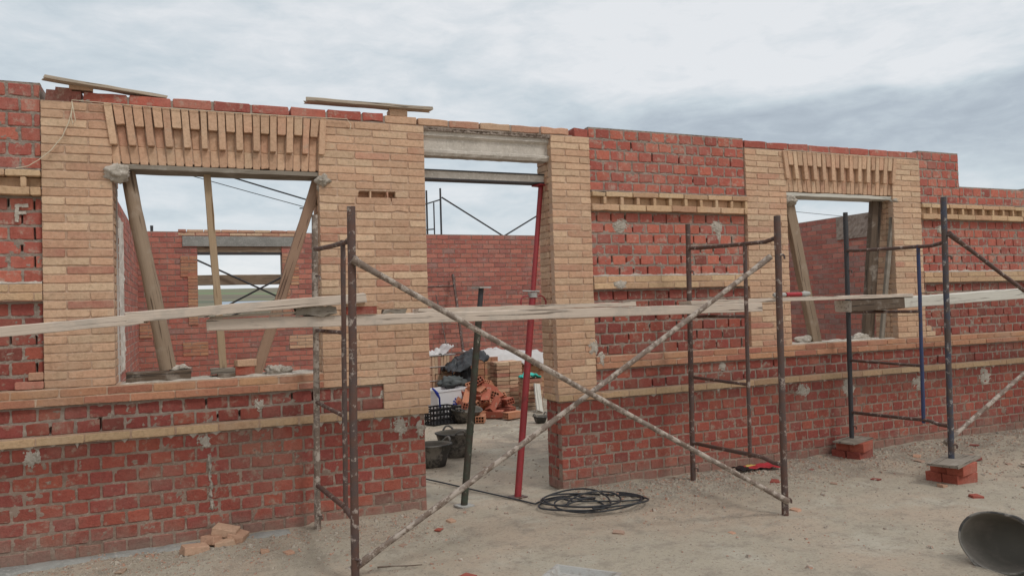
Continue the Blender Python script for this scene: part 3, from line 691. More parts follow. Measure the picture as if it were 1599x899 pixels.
# scaffold beyond the rear wall
sc3 = empty('scaffold', (4.0, 16.9, 0), 'thin dark scaffold rising behind the rear wall', 'scaffold')
def rear_frame(x, y0, y1, zt):
    e = bpy.data.objects.new('end_frame', None); COL.objects.link(e); e.parent = sc3
    for nm, a, c_ in (('post', (x, y0, 0), (x, y0, zt)), ('post', (x+.02, y1, 0), (x+.02, y1, zt+.12)), ('inner_post', (x, lerp(y0, y1, .45), 2.3), (x, lerp(y0, y1, .45), zt-.25)), ('rung', (x, y0, zt-.25), (x, y1, zt-.2)), ('rung', (x, lerp(y0, y1, .45), zt-.85), (x, y1, zt-.8)), ('rung', (x, y0, 1.2), (x, y1, 1.2)), ('rung', (x, y0, 2.3), (x, y1, 2.3))):
        q = MB(); q.bar(a, c_, .022 if nm == 'post' else .016, 'dark_steel', 8, 4, .02); q.build(nm, e, origin=sc3.location)
for x, zt in ((5.27, 4.32), (8.45, 4.32)): rear_frame(x, 16.1, 17.2, zt)
for x in (-.35, 3.1): rear_frame(x, 16.1, 17.2, 3.15)
for a, c_ in (((5.3, 16.1, 4.12), (8.43, 16.1, 2.30)), ((5.3, 16.1, 2.45), (8.43, 16.1, 4.22)), ((-.33, 16.1, 3.05), (3.1, 16.1, 1.35)), ((-.33, 16.1, 1.25), (3.1, 16.1, 3.05)), ((-.33, 17.2, 1.2), (3.1, 17.2, 2.4))):
    q = MB(); q.bar(a, c_, .018, 'dark_steel', 8, 6, .02); q.build('cross_brace', sc3, origin=sc3.location)

# ---------------------------------------------------------------- timber
def timber(name, p0, p1, w, h, m, label, cat, group=None, seg=14, jit=.0025, round_=False, taper=1, twist=0, m_end=None, root=None):
    p0 = Vector(p0); p1 = Vector(p1); d = p1-p0; L = d.length; x = d.normalized()
    y = Vector((0, 1, 0)); y = (y-x*y.dot(x)).normalized(); z = x.cross(y)
    mb = MB(m); seed = R()*50
    if round_:
        pts = []; rs = []
        for i in range(seg+1):
            t = i/seg; pts.append((t*L, .012*noise.noise(Vector((t*2, seed, 0))), .012*noise.noise(Vector((t*2, 9, seed))))); rs.append(w/2*lerp(1, taper, t)*(1+.05*noise.noise(Vector((t*9, seed, 1)))))
        mb.tube(pts, w/2, 16, m, .03, rs=rs)
    else:
        vs = []; fs = []; c_ = min(w, h)*.07
        pr = [(-w/2+c_, -h/2), (w/2-c_, -h/2), (w/2, -h/2+c_), (w/2, h/2-c_), (w/2-c_, h/2), (-w/2+c_, h/2), (-w/2, h/2-c_), (-w/2, -h/2+c_)]
        for i in range(seg+1):
            t = i/seg; q = lerp(1, taper, t); bz = .003*noise.noise(Vector((t*2.5, seed, 3)))*min(L, 1.5)
            for j, (a, b) in enumerate(pr):
                xx = t*L+(U(-.012, .012) if i in (0, seg) else 0)
                vs.append((xx, a*q+jit*noise.noise(Vector((t*20, j*3.3, seed)))*1.5, b*q+bz+jit*2*noise.noise(Vector((t*14, j*2.3, seed+7)))))
        for i in range(seg):
            for j in range(8): fs.append((i*8+j, (i+1)*8+j, (i+1)*8+(j+1) % 8, i*8+(j+1) % 8))
        fs.append(tuple(range(8))); fs.append(tuple(range(seg*8, seg*8+8))[::-1])
        fs = [f[::-1] for f in fs]
        mb.add(vs, fs, m)
        if m_end:
            for fi, f in enumerate(mb.f[:-2]):
                if fi//8 < seg*m_end[1]: mb.mi[fi] = mb.mid(m_end[0])
    o = mb.build(name); o.matrix_world = Matrix.Translation(p0) @ Matrix((x, y, z)).transposed().to_4x4()
    return tag(o, label, cat, group)
GP = 'boards forming the scaffold walkway'
timber('plank', (-1.62, 5.50, 1.556), (-.22, 5.50, 1.655), .20, .062, 'pale_wood', 'pale plank entering from the left edge under a second plank', 'plank', GP)
timber('plank', (-.33, 5.50, 1.663), (1.19, 5.50, 1.757), .20, .066, 'pale_wood', 'pale plank sloping up to the right onto a brick', 'plank', GP)
timber('plank', (.155, 5.56, 1.600), (4.79, 5.56, 1.592), .20, .078, 'pale_wood', 'long thick cracked beam running across the doorway', 'plank', GP, seg=40)
timber('plank', (.17, 5.56, 1.647), (.78, 5.53, 1.668), .14, .016, 'pale_wood', 'thin short board lying on the left end of the long beam', 'plank', GP, jit=.001)
timber('plank', (1.60, 5.55, 1.651), (3.47, 5.55, 1.656), .15, .032, 'pale_wood', 'narrow board lying on the long beam across the doorway', 'plank', GP, seg=24)
timber('plank', (4.03, 5.56, 1.652), (6.72, 5.56, 1.660), .18, .034, 'pale_wood', 'thin pale board bridging to the dark ended beam by the right window', 'plank', GP, seg=24)
timber('plank', (5.89, 5.58, 1.572), (10.2, 5.58, 1.690), .20, .11, 'whitewashed_wood', 'thick whitewashed beam with a dark left end at the far right', 'plank', GP, seg=36, m_end=('dark_wood', .14))
timber('wood_offcut', (.72, 5.50, 1.672), (.985, 5.50, 1.672), .12, .055, 'grey_wood', 'rough grey offcut wedged under the sloping plank', 'offcut', seg=6, jit=.012)
timber('wood_offcut', (1.33, 5.50, 1.654), (1.50, 5.50, 1.654), .07, .028, 'grey_wood', 'small grey wedge beside the brick on the long beam', 'offcut', seg=5, jit=.005)
timber('wood_offcut', (6.98, 5.56, 1.676), (7.36, 5.54, 1.683), .07, .014, 'brown_wood', 'thin reddish splinter lying on the whitewashed beam', 'offcut', seg=5, jit=.005)
# window props
timber('timber_prop', (-.355, 6.31, 2.745), (-.105, 6.31, 1.268), .098, .09, 'brown_wood', 'round leaning timber prop at the left of the left window', 'prop', 'timber props in the window openings', round_=True, taper=1.2, seg=16)
timber('timber_prop', (.19, 6.31, 2.75), (.282, 6.31, 1.262), .048, .052, 'honey_wood', 'slim square honey coloured prop in the middle of the left window', 'prop', 'timber props in the window openings')
timber('timber_prop', (1.018, 6.31, 2.72), (.525, 6.31, 1.20), .07, .078, 'orange_wood', 'reddish brown squared prop leaning at the right of the left window', 'prop', 'timber props in the window openings')
timber('timber_prop', (5.915, 6.30, 2.735), (6.235, 6.30, 1.195), .07, .12, 'brown_wood', 'weathered grey brown prop leaning at the left of the right window', 'prop', 'timber props in the window openings')
timber('timber_prop', (7.24, 6.33, 2.735), (7.03, 6.33, 1.195), .06, .14, 'dark_wood', 'dark mortar stained prop at the right of the right window', 'prop', 'timber props in the window openings')
timber('timber_prop', (7.37, 6.20, 2.735), (7.12, 6.22, 1.195), .035, .05, 'grey_wood', 'narrow pale batten against the dark prop in the right window', 'prop', 'timber props in the window openings')
timber('formwork_board', (-.40, 6.30, 2.757), (1.03, 6.30, 2.757), .24, .034, 'grey_wood', 'grey formwork board under the flat arch of the left window', 'board')
timber('formwork_board', (5.80, 6.30, 2.752), (7.33, 6.30, 2.752), .24, .036, 'whitewashed_wood', 'pale formwork board under the flat arch of the right window', 'board')
timber('wood_block', (-.385, 6.28, 1.226), (.05, 6.28, 1.226), .12, .075, 'dark_wood', 'dark board under the round prop on the left sill', 'block', seg=6)
timber('wood_block', (.19, 6.30, 1.235), (.37, 6.30, 1.235), .09, .045, 'grey_wood', 'grey block under the slim prop on the left sill', 'block', seg=4, jit=.004)
timber('wood_block', (.24, 6.24, 1.205), (.36, 6.24, 1.205), .08, .03, 'dark_wood', 'small dark block below the grey block on the left sill', 'block', seg=4)
# blobs of set mortar holding the props
def lump(name, c_, s, m, label=None, cat=None, parent=None, seed=0, group=None):
    mb = MB(); nu_, nv_ = 28, 18; vs = []; fs = []
    for j in range(nv_+1):
        for i in range(nu_):
            a = 2*pi*i/nu_; b = pi*j/nv_; d = Vector((cos(a)*sin(b), sin(a)*sin(b), cos(b)))
            k = 1+.4*noise.noise(d*1.6+Vector((seed, 0, 0)))+.28*noise.noise(d*4+Vector((seed, 3, 0)))+.14*noise.noise(d*9+Vector((seed, 3, 0)))
            vs.append((d.x*s[0]*k, d.y*s[1]*k, d.z*s[2]*k))
    for j in range(nv_):
        for i in range(nu_): fs.append((j*nu_+i, (j+1)*nu_+i, (j+1)*nu_+(i+1) % nu_, j*nu_+(i+1) % nu_))
    mb.add(vs, fs, m, smooth=True); o = mb.build(name, parent)
    o.location = Vector(c_)-(parent.location if parent else Vector())
    if label: tag(o, label, cat, group)
    return o
for i, (c_, s) in enumerate([((-.41, 6.18, 2.705), (.088, .07, .062)), ((1.045, 6.18, 2.71), (.055, .06, .05)), ((1.03, 6.2, 2.655), (.03, .03, .04)), ((5.86, 6.2, 2.69), (.075, .06, .05)), ((7.36, 6.19, 2.73), (.06, .04, .03)), ((1.79, 6.235, .70), (.055, .07, .075))]):
    lump('mortar_lump', c_, s, 'pale_mortar', parent=front, seed=i*2.3)
for i, (c_, s) in enumerate([((-.03, 6.3, 1.27), (.07, .06, .03)), ((.66, 6.3, 1.215), (.07, .06, .045)), ((.75, 6.32, 1.21), (.05, .05, .03)), ((6.1, 6.33, 1.21), (.10, .07, .05)), ((6.9, 6.3, 1.205), (.13, .07, .045))]):
    lump('mortar_lump', c_, s, 'pale_mortar', parent=front, seed=i*4.3+20)

# ---------------------------------------------------------------- steel props
def prop(name, base, top, label, m, inner_m, inner_z, plate=.075, handles=True):
    base = Vector(base); top = Vector(top); r = empty(name, base, label, 'prop', 'adjustable steel props')
    def ptz(z): return base.lerp(top, (z-base.z)/(top.z-base.z))
    q = MB(); q.bar(base+Vector((0, 0, .005)), ptz(inner_z), .030, m, 14, 10, .015); q.build('outer_tube', r, origin=base)
    q = MB(); q.bar(ptz(inner_z-.02), top-Vector((0, 0, .008)), .023, inner_m, 14, 10, .01); o = q.build('inner_tube', r, origin=base)
    if handles:
        z = inner_z+.14
        while z < top.z-.12:
            p = ptz(z); q = MB(); q.tube([p+Vector((-.006, -.0245, 0)), p+Vector((-.006, -.0205, 0))], .007, 8, 'dark_steel'); z += .12
            q.build('pin_hole', o)
    for p, s in ((base, 1.0), (top, .95)):
        q = MB(); k = 4; c_ = []
        for z in (-.007, .007):
            for i in range(k): t = pi/4+pi/2*i+.3; c_.append(p+Vector((cos(t)*plate*s*1.2, sin(t)*plate*s*1.2, z+(.007 if p is base else -.007))))
        q.add(c_, [(3, 2, 1, 0), (4, 5, 6, 7)]+[(i, (i+1) % 4, 4+(i+1) % 4, 4+i) for i in range(4)], ('galvanised' if inner_m == 'dark_steel' else m) if s < 1 else ('galvanised' if inner_m == 'dark_steel' else 'rusty_steel')); q.build('end_plate', r, origin=base)
    p = ptz(inner_z); q = MB(); q.tube([p+Vector((0, 0, -.03)), p+Vector((0, 0, .012))], .042, 16, 'galvanised', .01); q.build('collar', r, origin=base)
    if handles:
        for s in (-1, 1):
            q = MB(); q.tube([p+Vector((s*.035, 0, -.02)), p+Vector((s*.08, 0, -.015)), p+Vector((s*.11, 0, -.03)), p+Vector((s*.125, -.01, -.07)), p+Vector((s*.12, -.01, -.10))], .007, 8, 'red_paint'); q.build('handle', r, origin=base)
        q = MB(); q.tube([p+Vector((-.10, 0, .03)), p+Vector((.05, -.04, .022))], .007, 8, 'galvanised'); q.build('locking_pin', r, origin=base)
    return r
prop('steel_prop', (2.655, 6.18, 0), (3.055, 6.36, 2.775), 'red leaning steel prop under the lintel at the right of the doorway', 'red_paint', 'red_paint', 1.77)
g = prop('steel_prop', (2.145, 6.14, 0), (2.355, 6.14, 1.84), 'dark green short steel prop with a free top plate in the doorway', 'green_steel', 'dark_steel', 1.60, handles=False)

# ---------------------------------------------------------------- bricks as loose things
def loose_brick_mesh(name, L=.285, w=.14, h=.083, m='loose_red_brick', seed=0, chip=.004):
    mb = MB(); mb.box((-L/2, -w/2, 0), (L/2, w/2, h), m, (U(.1, .6), R()), jit=chip)
    o = mb.build(name); md = o.modifiers.new('edge', 'BEVEL'); md.width = .004; md.segments = 1
    return o
BR = loose_brick_mesh('brick'); used = set()
def place(src, loc, rz=0, label='', cat='brick', group=None, rot=None):
    o = src if src.name not in used else src.copy()
    if o is src: used.add(src.name)
    else: COL.objects.link(o)
    o.location = loc; o.rotation_euler = rot or (0, 0, rz); tag(o, label, cat, group); return o
G1 = 'red bricks stacked under the scaffold posts'
def under(cx_, cy_, rz, txt):
    c, s = cos(rz), sin(rz)
    for z, words in ((.0, 'bottom layer'), (.088, 'upper layer')):
        for k_, side in ((-.073, 'nearer the camera'), (.075, 'nearer the wall')):
            ox, oy = -s*k_+(.018 if z else -.006)*(1 if k_ > 0 else .5), c*k_-(.012 if z else 0)
            place(BR, (cx_+ox, cy_+oy, z), rz+(.10 if z else -.06)+U(-.03, .03), f'red brick in the {words} {txt}, {side}', 'brick', G1)
under(6.36, 5.97, .35, 'of the stack by the wall'); under(6.26, 4.78, .15, 'of the front scaffold stack')
timber('base_board', (6.14, 5.88, .184), (6.56, 6.02, .184), .22, .018, 'grey_wood', 'grey board between the brick stack and rear scaffold post by the wall', 'board', seg=4)
timber('base_board', (5.99, 4.66, .184), (6.55, 4.86, .186), .25, .022, 'grey_wood', 'long grey board on the front brick stack under the scaffold post', 'board', seg=6)
# brick under the sloping plank: tan one on a red one
TB = loose_brick_mesh('brick', .24, .11, .048, 'tan_brick')
place(BR, (1.17, 5.50, 1.641), .05, 'red brick on the long beam under the tan brick', 'brick').scale = (.78, .8, .62)
place(TB, (1.17, 5.50, 1.695), .0, 'tan brick on the red brick, holding the end of the sloping plank', 'brick').scale = (1, 1, .55)
place(TB, (.44, 6.30, 1.265), .2, 'tan red brick lying on the left window sill by the prop', 'brick').scale = (.6, 1, 1)
place(BR, (.43, 6.31, 1.20), .1, 'dark half brick under the tan brick on the left sill', 'brick').scale = (.5, .8, .75)
# half bricks heaped by the left wall, and fragments strewn about
FR = []
for i in range(6):
    mb = MB(); L, w, h = U(.05, .08), U(.04, .06), U(.025, .045)
    mb.box((-L, -w, 0), (L, w, h), ('loose_orange_brick', 'tan_brick', 'loose_red_brick')[i % 3], jit=.012); o = mb.build('brick_fragment'); o.modifiers.new('edge', 'BEVEL').width = .003; FR.append(o)
HBK = loose_brick_mesh('brick_fragment', .17, .11, .06, 'loose_orange_brick', chip=.009)
heap = [(.05, 5.88, .0, .3, 'frontmost tan fragment of the heap by the left wall'), (.18, 6.02, .0, .9, 'tan half brick at the left of the heap by the wall'), (.26, 6.05, .045, -.3, 'tan half brick lying on top of the heap'), (.34, 6.03, .0, 1.2, 'tan half brick at the right of the heap'), (.25, 5.95, 0, .1, 'crumbled fragment in the middle of the heap')]
for i, (x, y, z, a, lb) in enumerate(heap):
    o = place(HBK, (x, y, z+gz(x, y)-.005), a, lb, 'brick fragment', 'half bricks heaped against the left wall', (U(-.25, .25), U(-.25, .25), a))
    o.scale = (1, 1, 1) if i < 4 else (.8, .7, .7)
frag = [(.65, 5.55, 'beside the left scaffold post'), (1.40, 5.35, 'between the left scaffold and the doorway'), (1.75, 5.60, 'at the foot of the doorway corner'), (1.9, 5.75, 'by the doorway, left of the green prop'), (2.9, 7.6, 'inside the doorway on the dusty floor'), (3.1, 8.6, 'far inside on the yard floor'),
    (4.40, 4.72, 'just right of the middle scaffold foot'), (5.3, 5.2, 'between the middle and right scaffold posts'), (5.75, 5.15, 'left of the front brick stack'), (5.98, 4.66, 'touching the front of the brick stack'), (6.98, 5.2, 'right of the front brick stack, reddish and large'), (7.3, 5.35, 'right of the large reddish one'),
    (7.7, 5.0, 'near the right edge, beside the lath'), (7.35, 5.0, 'nearest the lath'), (7.9, 5.75, 'close under the right wall'), (8.3, 5.9, 'against the right wall foot'), (6.55, 4.3, 'right of the fallen bucket, small'), (5.9, 4.3, 'alone in front of the brick stack'), (3.6, 4.5, 'in front of the hose coil'), (2.9, 4.9, 'left of the hose coil'),
    (1.6, 4.55, 'by the thin stick on the ground'), (.5, 5.65, 'right of the half brick heap'), (-.4, 5.7, 'in front of the grey footing'), (4.9, 5.5, 'below the red wrapper'), (6.9, 5.65, 'behind the front brick stack'), (6.75, 5.5, 'just behind the front board end'), (5.55, 5.72, 'dark, left of the wall side stack')]
for i, (x, y, lb) in enumerate(frag):
    o = place(FR[i % 6], (x, y, gz(x, y)-.004), U(0, 3), 'small broken brick piece '+lb, 'brick fragment', 'broken brick pieces strewn on the ground')
    s = 1.1 if 'large' in lb else U(.35, .7); o.scale = (s, s, s)
timber('lath', (7.35, 4.86, .02), (7.9, 4.72, .02), .07, .014, 'pale_wood', 'pale lath lying on the ground at the right edge', 'lath', seg=4)
timber('stick', (1.12, 4.92, .012), (1.40, 4.86, .014), .012, .012, 'dark_wood', 'thin dark stick on the ground beside the left scaffold', 'stick', seg=8, round_=True, taper=.5)
# crumpled wrapper by the wall
def cloth(name, x0, x1, y0, y1, zf, m, label=None, cat=None, nx=22, ny=16, thick=.004, mfun=None, parent=None):
    mb = MB(); vs = []; fs = []
    for j in range(ny+1):
        for i in range(nx+1):
            u, v_ = i/nx, j/ny; x = lerp(x0, x1, u)+.06*(x1-x0)*noise.noise(Vector((u*3, v_*3, x0))); y = lerp(y0, y1, v_)+.06*(y1-y0)*noise.noise(Vector((u*3, v_*3, y0+5)))
            vs.append((x, y, zf(u, v_, x, y)))
    for j in range(ny):
        for i in range(nx): a = j*(nx+1)+i; fs.append((a, a+1, a+nx+2, a+nx+1))
    mb.add(vs, fs, m, smooth=True)
    if mfun:
        for i, f in enumerate(mb.f):
            k_ = mfun((i % nx)/nx, (i//nx)/ny)
            if k_: mb.mi[i] = mb.mid(k_)
    o = mb.build(name, parent); md = o.modifiers.new('thick', 'SOLIDIFY'); md.thickness = thick
    if label: tag(o, label, cat)
    return o
cloth('wrapper', 4.82, 5.32, 5.86, 6.04, lambda u, v_, x, y: .035+.02*noise.noise(Vector((u*7, v_*4, 1)))+gz(x, y), 'red_plastic', 'crumpled red and yellow wrapper against the wall foot', 'wrapper', mfun=lambda u, v_: 'yellow_print' if .3 < u < .6 and v_ > .4 else ('black_plastic' if u < .25 else None))
# metal tray at the bottom edge
mb = MB(); r_ = -.87; c_ = Vector((2.13, 4.37, 0))+Vector((.215*cos(r_)+.255*sin(r_), .215*sin(r_)-.255*cos(r_), 0))
def rp(x, y, z): return c_+Vector((x*cos(r_)-y*sin(r_), x*sin(r_)+y*cos(r_), z))
lo = [rp(*p) for p in ((-.17, -.25, .01), (.17, -.25, .01), (.17, .21, .01), (-.17, .21, .01))]; hi = [rp(*p) for p in ((-.19, -.27, .045), (.19, -.27, .045), (.19, .23, .045), (-.19, .23, .045))]; hi2 = [rp(*p) for p in ((-.215, -.295, .043), (.215, -.295, .043), (.215, .255, .043), (-.215, .255, .043))]
mb.add(lo+hi+hi2, [(0, 1, 2, 3)]+[(i, 4+i, 4+(i+1) % 4, (i+1) % 4) for i in range(4)]+[(4+i, 8+i, 8+(i+1) % 4, 4+(i+1) % 4) for i in range(4)], 'galvanised')
o = mb.build('metal_tray'); o.modifiers.new('thick', 'SOLIDIFY').thickness = .003; tag(o, 'grey metal tray on the ground at the bottom edge of the picture', 'tray')

# ---------------------------------------------------------------- buckets
def bucket(loc, label, rt=.19, rb=.13, h=.26, rot=(0, 0, 0), handle_m='black_rubber', hrot=.4, hh=.045):
    r = empty('rubber_bucket', loc, label, 'bucket', 'rubber mortar buckets')
    seg = 40; mb = MB(); prof = [(0, 0), (rb*.8, .0), (rb, .006), (lerp(rb, rt, .5)+.002, h*.5), (rt, h-.018), (rt+.012, h-.016), (rt+.014, h), (rt-.002, h+.002), (rt-.008, h-.02), (lerp(rb, rt, .45)-.006, h*.45), (rb-.01, .022), (0, .016)]
    vs = []; fs = []; q = len(prof); sd = R()*9
    for i in range(seg):
        t = 2*pi*i/seg
        for a, z in prof:
            k_ = 1+.03*noise.noise(Vector((cos(t)*1.2, sin(t)*1.2, sd)))*(z/h); vs.append((a*k_*cos(t), a*k_*sin(t)*(1+.04*z/h), z+(.008*noise.noise(Vector((cos(t), sin(t), sd+4))) if z > h*.8 else 0)))
    for i in range(seg):
        for j in range(q-1): fs.append((i*q+j, ((i+1) % seg)*q+j, ((i+1) % seg)*q+j+1, i*q+j+1))
    mb.add(vs, fs, 'black_rubber', smooth=True)
    for i, f in enumerate(mb.f):
        if i % (q-1) >= 7: mb.mi[i] = mb.mid('rubber_inside')
    mb.build('body', r)
    for s in (0, pi):
        mb = MB(); pts = []
        for k_ in range(9):
            t = (k_/8-.5)*.62+s+hrot; e = sin(pi*k_/8); pts.append(((rt+.008+.018*e)*cos(t), (rt+.008+.018*e)*sin(t), h+hh*e-.005))
        mb.tube(pts, .011, 8, handle_m, .03); mb.build('handle', r)
    r.rotation_euler = rot; return r
bucket((2.42, 7.86, 0), 'worn black rubber bucket by the left door jamb, the nearer one', .185, .125, .24)
bucket((2.80, 8.28, 0), 'worn black rubber bucket behind the other one by the door jamb', .20, .14, .27, (0, 0, 1.2))
# lying on its side: rim leans on the ground, axis tips down towards the base
ax = Vector((cos(radians(4)), sin(radians(4)), 0)); tilt = math.atan((.215-.15)/.30)
zax = (-ax*cos(tilt)+Z*sin(tilt)).normalized(); q_ = zax.to_track_quat('Z', 'Y')
b = bucket((0, 0, 0), 'large grey black rubber bucket lying on its side at the lower right', .215, .15, .30, hrot=1.15, hh=.002)
b.rotation_mode = 'QUATERNION'; b.rotation_quaternion = q_
b.scale = (1.09, .76, .95); rim = Vector((4.46, 3.13, .165)); b.location = rim-zax*.30
# ---------------------------------------------------------------- hose
mb = MB(); pts = []
cxh, cyh = 3.05, 5.62
def ang(px, py, z=.013): return Vector((px, py, z))
tail = [(1.95, 7.75), (2.21, 7.46), (2.28, 6.95), (2.36, 6.55), (2.50, 6.25), (2.62, 6.10), (2.75, 5.98)]
pts += [Vector((x, y, .012)) for x, y in tail]
loops = [(2.86, 5.82, .22, .20, .2), (3.02, 5.60, .36, .30, -.35), (3.34, 5.80, .40, .16, .05), (3.06, 5.52, .34, .24, -.75), (2.84, 5.86, .20, .18, .6), (3.26, 5.50, .46, .20, -.3), (2.98, 5.70, .26, .30, -.1)]
NL = len(loops); TOT = NL*40
for k_ in range(TOT):
    f = k_/40; li = int(f); s_ = f-li; s_ = s_*s_*(3-2*s_); A = loops[li]; B = loops[min(li+1, NL-1)]
    ox, oy, ra, rb_, ro = (lerp(A[q_i], B[q_i], s_) for q_i in range(5))
    t = pi*.95-2*pi*f*.965; x = ra*cos(t); y = rb_*sin(t); w_ = noise.noise(Vector((f*2.3, 5, 0)))*.11; x *= 1+.35*noise.noise(Vector((f*1.3, 1, 8))); y *= 1+.6*noise.noise(Vector((f*1.7, 6, 2)))
    pts.append(Vector((ox+x*cos(ro)-y*sin(ro)+w_, oy+x*sin(ro)+y*cos(ro)+noise.noise(Vector((f*2.1, 9, 3)))*.08, .014+.009*f*(.6+.4*sin(t*2+li)))))
for _ in range(6): pts = [pts[0]]+[(pts[i-1]+pts[i]*2+pts[i+1])/4 for i in range(1, len(pts)-1)]+[pts[-1]]
mb.tube(pts, .0075, 8, 'hose_rubber'); tag(mb.build('hose'), 'black hose coiled on the ground at the right of the doorway', 'hose')

# ---------------------------------------------------------------- things on the wall top and twine
timber('board', (-.86, 6.10, 3.338), (-.09, 6.24, 3.292), .10, .020, 'drift_wood', 'grey weathered board tilted on top of the wall at the left', 'board', seg=8)
timber('board', (.93, 6.20, 3.345), (1.965, 6.20, 3.348), .12, .024, 'drift_wood', 'straight board on top of the wall beside the doorway', 'board', seg=8)
place(TB, (-.64, 6.22, 3.292), .1, 'tan brick under the tilted board on the wall top', 'brick').scale = (.62, 1, .9)
place(TB, (1.68, 6.24, 3.272), .0, 'tan brick under the straight board on the wall top', 'brick').scale = (.62, 1, 1.2)
mb = MB(); P0 = Vector((-.69, 6.135, 3.20))
mb.tube([P0+Vector((0, 0, 0)), P0+Vector((.004, -.008, -.05)), P0+Vector((-.02, -.012, -.16)), P0+Vector((-.06, -.012, -.26)), P0+Vector((-.13, -.01, -.36)), P0+Vector((-.20, -.02, -.43)), P0+Vector((-.27, 0, -.475)), P0+Vector((-.34, .005, -.49))], .0032, 6, 'twine_fibre')
mb.tube([P0, P0+Vector((.012, -.01, -.08)), P0+Vector((.022, -.012, -.14)), P0+Vector((.006, -.012, -.17)), P0+Vector((-.004, -.01, -.12)), P0+Vector((.002, -.01, -.05))], .003, 6, 'twine_fibre')
tag(mb.build('twine'), 'pale loose twine hanging from the top of the left pillar', 'twine')
mb = MB(); a = Vector((-.69, 6.13, 3.203)); c_ = Vector((1.24, 6.135, 3.206))
mb.tube([a.lerp(c_, i/20)-Vector((0, 0, .012*sin(pi*i/20))) for i in range(21)]+[Vector((1.27, 6.13, 3.16)), Vector((1.26, 6.13, 3.12))], .0025, 6, 'twine_fibre')
tag(mb.build('mason_line'), 'mason line stretched along the top of the left flat arch', 'string')
mb = MB(); a = Vector((5.74, 6.125, 3.203)); c_ = Vector((7.70, 6.135, 3.206))
mb.tube([a.lerp(c_, i/20)-Vector((0, 0, .008*sin(pi*i/20))) for i in range(21)]+[Vector((7.70, 6.13, 3.14)), Vector((7.71, 6.13, 2.95))], .0025, 6, 'twine_fibre')
tag(mb.build('mason_line'), 'mason line stretched along the top of the right flat arch', 'string')
lump('mortar_clod', (-.60, 6.2, 3.215), (.045, .03, .02), 'pale_mortar', 'pale mortar clod on the top of the left pillar', 'mortar', seed=44)
# red gripped tool on the board
t_ = empty('hand_tool', (5.15, 5.50, 1.70), 'red gripped hand tool lying on the thin board by the right window', 'tool')
mb = MB(); mb.tube([(5.09, 5.48, 1.700), (5.29, 5.5, 1.701)], .020, 12, 'red_plastic', .03); mb.build('grip', t_, origin=t_.location)
mb = MB(); mb.tube([(4.93, 5.46, 1.697), (4.95, 5.463, 1.698), (5.08, 5.478, 1.699)], .02, 12, 'galvanised', rs=[.014, .024, .018]); mb.build('tool_end', t_, origin=t_.location)
mb = MB(); mb.tube([(5.295, 5.5, 1.701), (5.34, 5.505, 1.702), (5.40, 5.51, 1.704)], .02, 10, 'galvanised', .15, rs=[.018, .026, .018]); mb.build('tool_head', t_, origin=t_.location)

# ---------------------------------------------------------------- yard clutter behind the doorway
def brick_pack(name, loc, rz, nx, ny, nz, bx, by, bz, m, label, film=False, gap=.008):
    r = empty(name, loc, label, 'brick pack', rz=rz); mb = MB()
    for k_ in range(nz):
        for i in range(nx):
            for j in range(ny):
                x, y = (i-(nx-1)/2)*bx, (j-(ny-1)/2)*by; mb.box((x-bx/2+gap/2, y-by/2+gap/2, k_*bz), (x+bx/2-gap/2, y+by/2-gap/2, (k_+1)*bz-gap), m, (max(0, random.gauss(.4, .35)), R()), jit=.006)
    mb.build('bricks', r)
    if film:
        q = MB(); w, d, h = nx*bx/2, ny*by/2, nz*bz
        q.box((-w-.006, -d-.006, h+.002), (w+.006, d+.006, h+.012), 'plastic_sheet', jit=.008); 
        for z in (h*.3, h*.55, h*.8):
            q.tube([(-w-.006, -d-.006, z), (w+.006, -d-.006, z), (w+.006, d+.006, z), (-w-.006, d+.006, z), (-w-.006, -d-.006, z)], .006, 6, 'plastic_sheet')
        q.build('wrapping', r)
    return r
C0 = lambda x, y, z=0: (x, y, z)
PK = {}
brick_pack('brick_pack', (3.86, 12.3, 0), .2, 9, 4, 3, .055, .12, .30, 'tan_brick', 'wrapped pack of upright tan bricks beside the left door jamb', True)
brick_pack('brick_pack', (4.98, 12.0, 0), .1, 2, 3, 12, .24, .12, .063, 'tan_brick', 'loose tan brick stack in the middle of the clutter')
brick_pack('brick_pack', (5.20, 11.45, 0), -.12, 1, 3, 8, .29, .14, .063, 'tan_brick', 'tan brick stack close to the right door jamb')
brick_pack('brick_pack', (5.75, 12.9, 0), .1, 3, 4, 7, .29, .14, .1, 'orange_brick', 'orange hollow brick stack under the white plastic sheet')
brick_pack('brick_pack', (4.75, 12.85, 0), .15, 4, 3, 8, .14, .25, .1, 'orange_brick', 'orange brick stack behind the black plastic sheet')
cloth('plastic_sheet', 4.75, 6.4, 12.5, 13.5, lambda u, v_, x, y: .88-.12*u+.10*noise.noise(Vector((u*5, v_*5, 1)))+.05*noise.noise(Vector((u*13, v_*13, 1)))-.35*max(0, .15-v_)*3, 'plastic_sheet', 'crumpled white plastic sheet thrown over the brick stacks', 'plastic sheet', 34, 26, .006)
cloth('plastic_sheet', 3.6, 4.12, 12.05, 12.6, lambda u, v_, x, y: .90+.10*abs(noise.noise(Vector((u*5, v_*5, 7))))+(.16*max(0, u-.65)*2.5)+.12*max(0, .3-u), 'plastic_sheet', 'torn white film standing up on the wrapped brick pack', 'plastic sheet', 22, 16, .006)
cloth('black_tarp', 3.86, 4.50, 11.45, 12.2, lambda u, v_, x, y: .62+.26*u+.10*sin(min(1, v_*1.6)*pi/2)*(1-.35*abs(u-.6))+.10*noise.noise(Vector((u*5, v_*5, 3)))+.05*noise.noise(Vector((u*12, v_*12, 3))), 'black_sheet', 'black plastic tarp draped over the clutter behind the green prop', 'tarp', 30, 26, .008)
